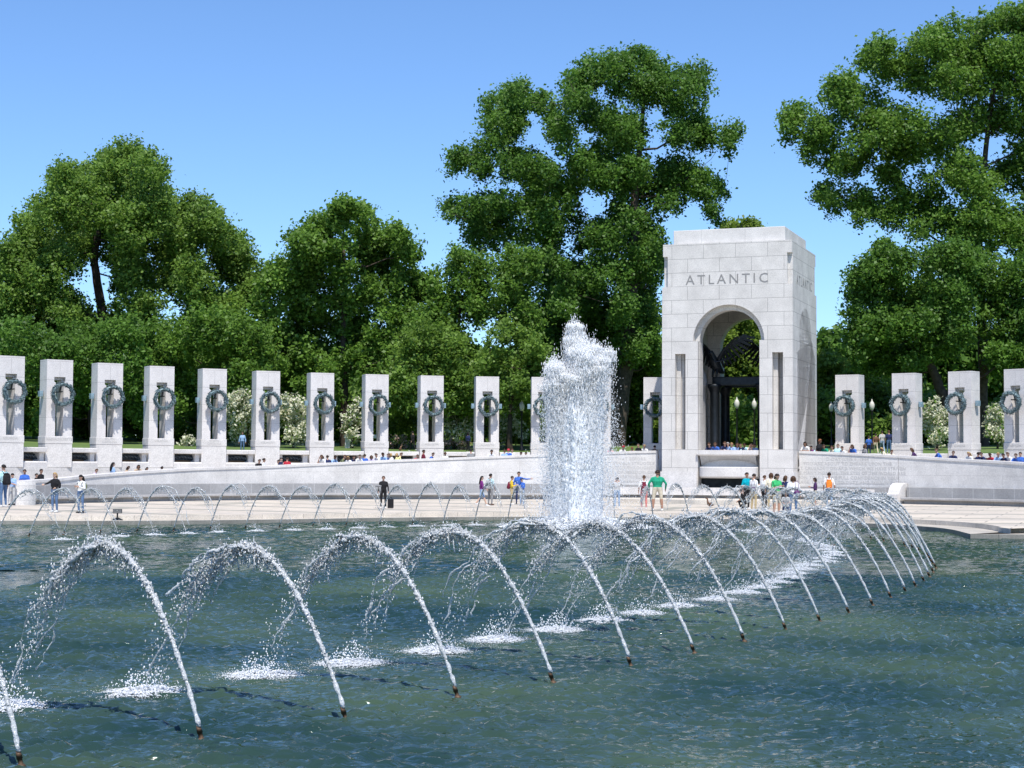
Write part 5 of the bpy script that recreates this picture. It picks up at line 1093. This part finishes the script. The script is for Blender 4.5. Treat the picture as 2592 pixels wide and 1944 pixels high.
def get_pose(p):
    if p not in POSE_CACHE: me, H = figure_mesh('person_' + p, POSES[p], 0.0125 if p not in ('lean', 'chin') else 0.014); POSE_CACHE[p] = [me, H, {}]
    return POSE_CACHE[p]
CLOTH = {}
def cloth(c, kind='cloth'):
    k = (c, kind)
    if k not in CLOTH:
        CLOTH[k] = pm('%s_%02d' % (kind, len(CLOTH)), c, 0.85 if kind == 'cloth' else 0.5, 0, 0.2, 0.18 if kind != 'skin' else 0.05, 9, 0.25)
    return CLOTH[k]
PAL = dict(white=(0.75, 0.75, 0.74), cream=(0.70, 0.65, 0.50), black=(0.018, 0.018, 0.02), navy=(0.025, 0.035, 0.10), blue=(0.05, 0.14, 0.48), lightblue=(0.30, 0.45, 0.70), cyan=(0.45, 0.70, 0.75), denim=(0.10, 0.17, 0.30), paledenim=(0.28, 0.38, 0.52), grey=(0.25, 0.25, 0.25), lightgrey=(0.48, 0.48, 0.47), green=(0.02, 0.30, 0.17), brightgreen=(0.05, 0.42, 0.14), teal=(0.0, 0.32, 0.40), yellow=(0.75, 0.52, 0.05), paleyellow=(0.75, 0.72, 0.35), red=(0.45, 0.03, 0.05), maroon=(0.16, 0.02, 0.04), purple=(0.18, 0.03, 0.18), darkpurple=(0.07, 0.03, 0.10), lavender=(0.55, 0.48, 0.68), salmon=(0.62, 0.22, 0.20), khaki=(0.48, 0.38, 0.22), beige=(0.62, 0.55, 0.42), tan=(0.45, 0.33, 0.22), orange=(0.75, 0.20, 0.03), olive=(0.16, 0.18, 0.09), brown=(0.14, 0.08, 0.05), pink=(0.70, 0.40, 0.42))
HAIR = dict(black=(0.010, 0.009, 0.009), dark=(0.025, 0.016, 0.012), brown=(0.075, 0.04, 0.022), blond=(0.38, 0.25, 0.11), grey=(0.3, 0.29, 0.28), red=(0.20, 0.07, 0.03))
SKIN = dict(a=(0.52, 0.31, 0.22), b=(0.38, 0.21, 0.14), c=(0.16, 0.08, 0.05), d=(0.60, 0.40, 0.30))
def person(loc, yaw, scale, pz, label, top='white', bottom='denim', shoe='white', hair='dark', style='short', sleeve='short', legs='long', skin='a', hat=None, group=None, width=1.0):
    me, H, cache = get_pose(pz)
    e = empty('person', tuple(loc), yaw, label, 'person', group); e.scale = (scale * width, scale * width, scale)
    b_ = link('body', me, e); sk = cloth(SKIN[skin], 'skin'); tm = cloth(PAL[top]); bm_ = cloth(PAL[bottom]); sm = cloth(PAL[shoe], 'shoe')
    for i, mt in enumerate((sk, tm, bm_, sm, tm if sleeve == 'long' else sk, bm_ if legs == 'long' else sk)):
        b_.material_slots[i].link = 'OBJECT'; b_.material_slots[i].material = mt
    for key, fn, mt in ((style, lambda: hair_mesh(H, style), cloth(PAL[hat] if hat else HAIR[hair], 'hair')), ('face', lambda: face_mesh(H), cloth((0.05, 0.02, 0.015), 'hair'))):
        if key not in cache:
            o = fn(); o.data.materials.append(None); cache[key] = o.data; bpy.data.objects.remove(o)
        o = link('hair' if key != 'face' else 'face', cache[key], e)
        if key == 'cap': o.name = 'cap'
        o.material_slots[0].link = 'OBJECT'; o.material_slots[0].material = mt
    return e
def yaw_of(d): return {'toward': 0.0, 'away': math.pi, 'right': math.pi / 2, 'left': -math.pi / 2, 'tr': 0.7, 'tl': -0.7, 'ar': 2.4, 'al': -2.4}[d]
def standing(px, fy, hy, d, pz, label, full=1.72, **k):
    # feet on the paving: iterate for its slope
    h = 0.0
    for _ in range(6): q = G(px, fy, h); h = ground(q.x, q.y)
    top = P(px, hy, q.y); s = (top.z - h) / full
    los = math.atan2(q.x, q.y)
    return person((q.x, q.y, h + 0.006), yaw_of(d) - los, s, pz, label, **k), q, s
bag_n = [0]
def backpack(q, yaw, s, col, label, z=1.18, size=1.0):
    e = empty('backpack', (q.x, q.y, q.z), yaw, label, 'backpack'); e.scale = (s, s, s)
    mb = MB(); mb.frust(-0.15 * size, 0.15 * size, 0.10, 0.27, z - 0.24 * size, -0.14 * size, 0.14 * size, 0.10, 0.25, z + 0.12, 0); mb.frust(-0.14 * size, 0.14 * size, 0.10, 0.25, z + 0.12, -0.09 * size, 0.09 * size, 0.11, 0.20, z + 0.20, 0); mb.build('bag_body', cloth(PAL[col]), e, uvmode=None, bevel=0.035, smooth=True)
    mb = MB(); mb.frust(-0.11 * size, 0.11 * size, 0.26, 0.31, z - 0.20 * size, -0.10 * size, 0.10 * size, 0.25, 0.28, z - 0.02, 0); mb.build('pocket', cloth(PAL[col]), e, uvmode=None, bevel=0.02)
    for sx in (-1, 1):
        mb = MB(); mb.tube([(0.09 * sx, 0.12, z + 0.16), (0.11 * sx, 0.02, z + 0.27), (0.13 * sx, -0.11, z + 0.14), (0.14 * sx, -0.08, z - 0.06), (0.13 * sx, 0.12, z - 0.18)], 0.018, 6); mb.build('strap', cloth(PAL['black']), e, uvmode=None)
    return e
def with_pack(args, kw, col, label, size=1.0):
    e, q, s = standing(*args, **kw); return backpack(Vector(e.location), e.rotation_euler.z, s, col, label, size=size)
with_pack((8, 1284, 1176, 'al', 'stand', 'person with dark hair in a white top, black backpack, at the left picture edge'), dict(top='cyan', bottom='denim', hair='black'), 'black', 'black backpack on the person at the left picture edge', 1.15)
standing(31, 1279, 1198, 'tl', 'hold', 'boy in pale blue shirt and light grey trousers left of the rounded wall end', top='lightblue', bottom='lightgrey', shoe='black', hair='black')
standing(61, 1273, 1188, 'toward', 'folded', 'person in blue t-shirt and dark shorts with folded arms by the wall end', top='blue', bottom='navy', shoe='tan', hair='dark', legs='short', skin='b')
with_pack((138, 1297, 1196, 'tl', 'reach', 'blond woman in black jacket holding out one arm'), dict(top='black', bottom='denim', hair='blond', style='mid', sleeve='long', skin='d'), 'black', 'black backpack of the blond woman by the wall end')
with_pack((204, 1299, 1202, 'tl', 'hold', 'person with long black hair, white top and jeans reading a paper near the floodlight'), dict(top='white', bottom='denim', hair='black', style='long', sleeve='long', shoe='black'), 'olive', 'dark green backpack on the person with long black hair', 1.1)
p1, q1, s1 = standing(970, 1287, 1205, 'toward', 'stand', 'lone person in black clothes standing in front of the long bench', top='black', bottom='black', shoe='white', hair='brown', sleeve='long')
standing(1219, 1282, 1205, 'right', 'walk', 'girl in purple top and denim shorts walking, long black hair', top='purple', bottom='paledenim', legs='short', hair='black', style='long', sleeve='long', shoe='white', skin='d')
with_pack((1241, 1279, 1199, 'ar', 'stand', 'boy in blue patterned shirt and grey trousers with a grey backpack'), dict(top='cyan', bottom='grey', hair='black', skin='b', shoe='brown'), 'lightgrey', 'grey backpack on the boy in the blue patterned shirt', 1.2)
with_pack((1295, 1278, 1205, 'right', 'hold', 'boy in yellow shirt and khaki trousers'), dict(top='yellow', bottom='khaki', sleeve='long', hair='dark', shoe='white'), 'maroon', 'maroon backpack on the boy in yellow')
standing(1313, 1276, 1194, 'toward', 'point', 'tall man in blue jacket pointing right toward the tall fountain', top='blue', bottom='navy', sleeve='long', hair='dark', shoe='black')
standing(1321, 1279, 1210, 'tl', 'hold', 'boy in dark cap, blue jacket and pale jeans before the pointing man', top='blue', bottom='paledenim', sleeve='long', style='cap', hat='navy', shoe='lightgrey')
standing(1562, 1286, 1208, 'away', 'camera', 'person in grey top and jeans behind the edge of the tall fountain spray', top='lightgrey', bottom='paledenim', hair='dark')
with_pack((1630, 1289, 1203, 'away', 'stand', 'person in white top and salmon pink trousers seen from behind'), dict(top='white', bottom='salmon', hair='brown', shoe='white'), 'maroon', 'dark red backpack on the person in salmon trousers', 0.85)
standing(1664, 1293, 1190, 'away', 'wide', 'big man in green sweatshirt and beige shorts seen from behind', top='green', bottom='beige', sleeve='long', legs='short', hair='dark', shoe='white', width=1.18, skin='b')
standing(1890, 1290, 1196, 'tr', 'stand', 'person in long teal shirt and dark trousers at the left of the crowd', top='teal', bottom='black', hair='dark', skin='b')
standing(1908, 1294, 1199, 'ar', 'hold', 'woman in white top and khaki trousers with a small dark shoulder bag', top='white', bottom='khaki', hair='dark', sleeve='long')
standing(1882, 1288, 1238, 'left', 'kneel', 'person in black crouching by the teal shirt', top='black', bottom='black', full=1.16, hair='dark')
standing(1935, 1286, 1203, 'ar', 'stand', 'person in white shirt beside the green polo, facing the inscription', top='white', bottom='black', hair='brown')
standing(1952, 1289, 1197, 'away', 'stand', 'person in cream shirt behind the green polo', top='cream', bottom='khaki', hair='brown', style='mid')
standing(1966, 1303, 1199, 'tr', 'hold', 'woman in bright green polo, pale skirt and bare legs', top='brightgreen', bottom='beige', legs='short', hair='dark', style='mid', width=1.1)
standing(1988, 1300, 1204, 'ar', 'stand', 'person in navy shirt standing close to the woman in white', top='navy', bottom='black', hair='brown', style='mid')
standing(2008, 1303, 1205, 'away', 'stand', 'woman in loose white shirt with a purple shoulder bag, seen from behind', top='white', bottom='denim', hair='brown', style='mid', width=1.12, shoe='lightgrey')
standing(1989, 1305, 1246, 'toward', 'sit', 'small child sitting low in front of the crowd', full=1.33, top='lightgrey', bottom='navy', hair='brown')
standing(2064, 1286, 1209, 'left', 'hold', 'person in dark purple top stooping before the inscribed wall', top='darkpurple', bottom='beige', legs='short', sleeve='long', hair='dark', style='mid')
with_pack((2099, 1286, 1196, 'away', 'stand', 'boy in white shirt and pale jeans before the right inscription'), dict(top='white', bottom='paledenim', hair='dark', skin='b', shoe='lightgrey'), 'orange', 'bright orange backpack on the boy before the right inscription')
# things carried or set down
e = empty('suitcase', (q1.x + 0.33, q1.y - 0.05, q1.z + 0.02), -0.2, 'dark suitcase beside the lone person in black', 'suitcase')
mb = MB(); mb.box(-0.12, 0.12, -0.09, 0.09, 0.0, 0.40); mb.build('case', cloth(PAL['black']), e, uvmode=None, bevel=0.02)
mb = MB(); mb.tube([(-0.05, 0, 0.40), (-0.05, 0, 0.47), (0.05, 0, 0.47), (0.05, 0, 0.40)], 0.012, 6); mb.build('handle', cloth(PAL['black']), e, uvmode=None)
e = empty('jacket', (q1.x - 0.2, q1.y - 0.30, q1.z), 0, 'grey and white patterned jacket carried over an arm by the lone person in black', 'jacket')
mb = MB(); mb.tube([(-0.12, 0, 0.98), (0, -0.02, 1.0), (0.13, 0, 0.97)], [0.05, 0.06, 0.05], 9); mb.tube([(-0.05, -0.02, 0.95), (-0.07, -0.04, 0.78), (-0.05, -0.02, 0.62)], [0.06, 0.06, 0.03], 8); mb.tube([(0.06, -0.02, 0.95), (0.08, -0.03, 0.8), (0.1, -0.02, 0.68)], [0.055, 0.05, 0.03], 8)
mb.build('cloth', cloth(PAL['grey']), e, uvmode=None, smooth=True)
def handbag(px, fy, yaw, col, label, z=0.98, off=(0.2, 0.05)):
    q = G(px, fy, 0.06); e = empty('shoulder_bag', (q.x + off[0], q.y + off[1], q.z), yaw, label, 'bag')
    mb = MB(); mb.frust(-0.13, 0.13, -0.05, 0.05, z - 0.15, -0.10, 0.10, -0.03, 0.03, z + 0.05); mb.build('bag_body', cloth(PAL[col]), e, uvmode=None, bevel=0.02, smooth=True)
    mb = MB(); mb.tube([(-0.09, 0, z + 0.04), (-0.03, 0.02, z + 0.36), (0.03, 0.02, z + 0.36), (0.09, 0, z + 0.04)], 0.01, 5); mb.build('strap', cloth(PAL[col]), e, uvmode=None)
handbag(2008, 1303, 0.2, 'purple', 'purple shoulder bag on the back of the woman in white', 1.0, (0.12, -0.20))
handbag(1908, 1294, 0.2, 'darkpurple', 'dark shoulder bag on the woman in white and khaki', 1.0, (-0.05, -0.19))
handbag(1955, 1300, 0.0, 'black', 'large black bag hanging at the waist of the woman in green', 0.92, (0.0, -0.1))

# people on the ramp behind the curved walls: (px, head y, top, hair, style, pose, extra)
def pillar_near(px):
    ps = [('GEORGIA', 15), ('MASSACHUSETTS', 147), ('SOUTH CAROLINA', 288), ('VIRGINIA', 425), ('NORTH CAROLINA', 560), ('VERMONT', 693), ('TENNESSEE', 828), ('LOUISIANA', 962), ('MISSISSIPPI', 1098), ('ALABAMA', 1234), ('the fountain', 1440), ('the shaded pillar', 1640), ('MINNESOTA', 2285), ('KANSAS', 2425), ('NEVADA', 2570)]
    n_, x = min(ps, key=lambda t: abs(t[1] - px)); d = px - x
    return ('below ' if abs(d) < 22 else 'just right of ' if d > 0 else 'just left of ') + n_
used_labels = set()
def ramp_person(px, hy, top, hair, style='short', pz='lean', d=0.0, sk='a', hat=None, sleeve='short', r=26.75, where=None, desc=None):
    ph, _ = polar(px, hy, r); zt = P(px, hy, pol(ph, r).y).z; fz = ramp_h(ph) if not 11.5 < ph < 28.5 else 1.8
    full = 1.62 if pz in ('lean', 'chin') else 1.72; s = min(1.12, max(0.62, (zt - fz) / full)); fz = zt - full * s if (zt - fz) / full > 0.62 else fz
    fz = max(fz, (ramp_h(ph) if not 11.5 < ph < 28.5 else 1.8) - 0.0)
    q = pol(ph, r, fz); yaw = -R_(ph) + d
    base = desc or 'person, %s hair, %s top, at the ramp wall' % ({'long': 'long ', 'mid': 'shoulder-length ', 'bun': 'tied-up ', 'cap': 'capped '}.get(style, 'short ') + hair, top)
    lab = base + ' ' + (where or pillar_near(px)); k = 0
    while lab in used_labels: k += 1; lab = base + ' ' + (where or pillar_near(px)) + ', %s alike' % ORD[k]
    used_labels.add(lab)
    person(q, yaw, s, pz, lab, top=top, bottom='denim' if px % 3 else 'khaki', hair=hair, style=style, sleeve=sleeve, skin=sk, hat=hat, group='people leaning on the ramp walls')
RP = [(92, 1198, 'black', 'black', 'short', 'stand', 0.3), (104, 1187, 'black', 'dark', 'short', 'stand', 0.0), (241, 1186, 'lavender', 'brown', 'short', 'lean', 0.4), (286, 1170, 'lightblue', 'black', 'long', 'stand', 1.2), (321, 1179, 'tan', 'dark', 'mid', 'lean', 1.0), (350, 1176, 'tan', 'black', 'mid', 'lean', -0.5), (370, 1182, 'brown', 'black', 'mid', 'lean', 0), (407, 1180, 'lightblue', 'black', 'short', 'lean', 0.3),
 (655, 1162, 'black', 'dark', 'short', 'lean', 0), (668, 1160, 'white', 'dark', 'bun', 'stand', 0.8), (702, 1163, 'white', 'black', 'short', 'lean', 0.5), (711, 1158, 'navy', 'dark', 'short', 'stand', 0.6), (727, 1157, 'red', 'dark', 'short', 'stand', 2.6),
 (815, 1150, 'white', 'brown', 'long', 'chin', -0.8), (829, 1152, 'navy', 'dark', 'short', 'stand', 3.0), (846, 1152, 'lightblue', 'black', 'short', 'lean', 0.4), (869, 1151, 'olive', 'brown', 'short', 'lean', 0.9), (881, 1154, 'white', 'blond', 'mid', 'lean', -0.4), (895, 1153, 'navy', 'dark', 'short', 'lean', 0), (909, 1150, 'white', 'dark', 'short', 'lean', 0.1), (923, 1149, 'blue', 'dark', 'short', 'stand', 2.8),
 (940, 1152, 'lavender', 'brown', 'mid', 'lean', -0.3), (955, 1147, 'white', 'dark', 'short', 'lean', -1.2), (971, 1145, 'lightblue', 'dark', 'short', 'lean', -0.8), (980, 1147, 'blue', 'brown', 'short', 'lean', 0.7), (989, 1147, 'white', 'blond', 'mid', 'stand', 2.2), (1004, 1147, 'paleyellow', 'blond', 'mid', 'stand', 1.5), (1012, 1145, 'paleyellow', 'brown', 'short', 'lean', 1.3), (1055, 1150, 'red', 'dark', 'short', 'lean', 0.3), (1072, 1138, 'maroon', 'dark', 'short', 'stand', 1.6),
 (1093, 1145, 'blue', 'dark', 'short', 'lean', 1.0), (1127, 1144, 'white', 'brown', 'short', 'stand', -0.3), (1192, 1136, 'grey', 'black', 'short', 'stand', 3.1), (1244, 1138, 'white', 'black', 'short', 'lean', 0.0), (1277, 1138, 'lightblue', 'brown', 'short', 'stand', 2.7), (1287, 1136, 'blue', 'dark', 'cap', 'stand', 2.8), (1297, 1136, 'white', 'brown', 'short', 'stand', -1.0), (1318, 1143, 'navy', 'dark', 'short', 'lean', 0.2), (1331, 1144, 'white', 'dark', 'short', 'lean', 0),
 (1545, 1130, 'pink', 'brown', 'short', 'lean', 0.2), (1576, 1128, 'white', 'dark', 'cap', 'lean', 0.5), (1600, 1131, 'pink', 'red', 'short', 'lean', 0), (1616, 1122, 'black', 'black', 'short', 'stand', -0.6), (1631, 1125, 'white', 'blond', 'short', 'lean', 0.1), (1657, 1127, 'brown', 'black', 'short', 'stand', 2.9),
 (2039, 1118, 'white', 'black', 'mid', 'lean', 0), (2053, 1128, 'purple', 'black', 'short', 'lean', 0.4), (2075, 1111, 'black', 'red', 'short', 'stand', 1.2), (2069, 1128, 'cyan', 'dark', 'short', 'lean', 0.2), (2088, 1124, 'green', 'dark', 'mid', 'lean', -0.3), (2107, 1128, 'cream', 'brown', 'mid', 'lean', 0), (2121, 1124, 'cyan', 'brown', 'short', 'stand', 0.4), (2133, 1129, 'white', 'black', 'short', 'lean', 0), (2158, 1124, 'blue', 'brown', 'mid', 'chin', 0), (2189, 1124, 'grey', 'brown', 'mid', 'stand', 2.5), (2236, 1132, 'cream', 'blond', 'short', 'lean', -0.9), (2256, 1138, 'cream', 'brown', 'short', 'lean', 0.8),
 (2312, 1133, 'darkpurple', 'brown', 'mid', 'lean', -1.0), (2374, 1135, 'blue', 'brown', 'short', 'lean', -0.7), (2412, 1141, 'navy', 'brown', 'short', 'lean', 0.8), (2454, 1143, 'white', 'blond', 'long', 'lean', 0), (2476, 1144, 'navy', 'black', 'short', 'stand', 2.9), (2487, 1144, 'navy', 'dark', 'short', 'lean', -0.5), (2508, 1146, 'red', 'dark', 'short', 'lean', 0), (2527, 1145, 'lightblue', 'blond', 'short', 'lean', 0.5), (2542, 1147, 'navy', 'black', 'short', 'lean', 0), (2554, 1144, 'white', 'brown', 'short', 'lean', -0.2), (2572, 1147, 'blue', 'brown', 'short', 'lean', 0.5), (2583, 1144, 'blue', 'black', 'short', 'stand', 0.3)]
SKC = 'abadabac'
for i, t in enumerate(RP):
    px, hy, top, hair, style, pz, d = t
    wh = 'right of the arch' if 2030 < px < 2200 else None
    ramp_person(px, hy, top, hair, style, pz, d, SKC[i % 8], 'red' if style == 'cap' else None, where=wh)
AP = [(1796, 1120, 'navy', 'brown', 'short', 'lean'), (1811, 1119, 'blue', 'brown', 'short', 'lean'), (1835, 1117, 'navy', 'brown', 'mid', 'lean'), (1844, 1119, 'lightblue', 'grey', 'short', 'lean'), (1853, 1120, 'lightblue', 'blond', 'short', 'lean'), (1867, 1121, 'lightblue', 'brown', 'mid', 'lean'), (1876, 1121, 'navy', 'black', 'short', 'lean'), (1885, 1121, 'cyan', 'dark', 'short', 'lean'), (1901, 1121, 'white', 'dark', 'short', 'chin'), (1910, 1122, 'lightblue', 'dark', 'short', 'chin')]
for i, (px, hy, top, hair, style, pz) in enumerate(AP):
    ramp_person(px, hy, top, hair, style, pz, 0.15 * ((i % 3) - 1), SKC[i % 8], r=25.55, where='on the arch balcony, %s from left' % ORD[i], desc='person, %s top, %s hair, leaning' % (top, hair))
# people on the lawn path beyond the pillars
def lawn_person(px, hy, d, pz, top, bottom, hair, label, style='short', s=1.0, r=34.0, sk='a', sleeve='short'):
    ph, z = polar(px, hy, r); q = pol(ph, r, lawn_h(r)); zt = P(px, hy, q.y).z; sc_ = min(1.1, max(0.7, (zt - q.z) / 1.72)) ; q.z = zt - 1.72 * sc_
    person(q, yaw_of(d), sc_, pz, label, top=top, bottom=bottom, hair=hair, style=style, skin=sk, sleeve=sleeve)
lawn_person(614, 1093, 'toward', 'stand', 'lightblue', 'denim', 'dark', 'woman in pale blue top on the lawn path between NORTH CAROLINA and VERMONT', 'mid', sleeve='long')
lawn_person(1045, 1091, 'al', 'walk', 'black', 'black', 'black', 'dark silhouetted person walking between LOUISIANA and MISSISSIPPI', sleeve='long')
lawn_person(1185, 1094, 'ar', 'stand', 'navy', 'black', 'black', 'dark silhouetted person standing just left of the ALABAMA pillar', 'mid', sleeve='long')
lawn_person(2199, 1103, 'away', 'stand', 'blue', 'navy', 'dark', 'person in blue walking away beside the lamp right of the arch')
lawn_person(2217, 1097, 'away', 'walk', 'brown', 'beige', 'dark', 'person in brown top walking away between the lamp and the couple')
lawn_person(2233, 1090, 'away', 'walk', 'lightgrey', 'paledenim', 'dark', 'man in grey t-shirt walking away, left one of the couple near MINNESOTA')
lawn_person(2250, 1089, 'away', 'stand', 'navy', 'denim', 'brown', 'person in navy shirt walking away just left of MINNESOTA')
lawn_person(2294, 1100, 'away', 'stand', 'white', 'denim', 'dark', 'person in white seen through the slot of the MINNESOTA pillar')
lawn_person(1014, 1112, 'right', 'sit', 'brown', 'black', 'dark', 'person sitting on the lawn edge just right of LOUISIANA', r=36)

# floodlight on the ledge, bird on the paving
p = G(297, 1317, -0.17); e = empty('floodlight', (p.x, p.y, -0.17), 0.2, 'small dark floodlight on a splayed stand at the pool edge', 'floodlight')
mb = MB(); mb.box(-0.17, 0.17, -0.05, 0.07, 0.26, 0.42); mb.build('lamp_head', m_bronze, e, uvmode=None, bevel=0.01)
mb = MB(); [mb.box(-0.15, 0.15, -0.058, -0.052, 0.285 + 0.045 * k, 0.305 + 0.045 * k) for k in range(3)]; mb.build('grille', m_panel, e, uvmode=None)
mb = MB(); mb.tube([(0, 0, 0.05), (0, 0, 0.27)], 0.03, 8); mb.tube([(0, 0, 0.1), (-0.2, -0.05, 0.0)], 0.03, 6); mb.tube([(0, 0, 0.1), (0.2, -0.05, 0.0)], 0.03, 6); mb.tube([(0, 0, 0.1), (0, 0.18, 0.0)], 0.03, 6); mb.build('stand', m_bronze, e, uvmode=None)
p = G(1797, 1284, 0.08); e = empty('duck', (p.x, p.y, 0.09), 2.2, 'brown duck with raised head on the paving before the arch', 'bird')
mb = MB(); mb.tube([(-0.26, 0, 0.10), (-0.18, 0, 0.12), (-0.05, 0, 0.13), (0.08, 0, 0.15), (0.15, 0, 0.24), (0.17, 0, 0.34), (0.19, 0, 0.40), (0.24, 0, 0.41), (0.30, 0, 0.395)], [0.02, 0.06, 0.10, 0.085, 0.04, 0.032, 0.042, 0.03, 0.012], 10)
mb.tube([(0.0, 0.04, 0.08), (0.0, 0.04, 0.0)], 0.01, 5); mb.tube([(0.0, -0.04, 0.08), (0.0, -0.04, 0.0)], 0.01, 5); mb.build('body', cloth(PAL['brown']), e, uvmode=None, smooth=True)
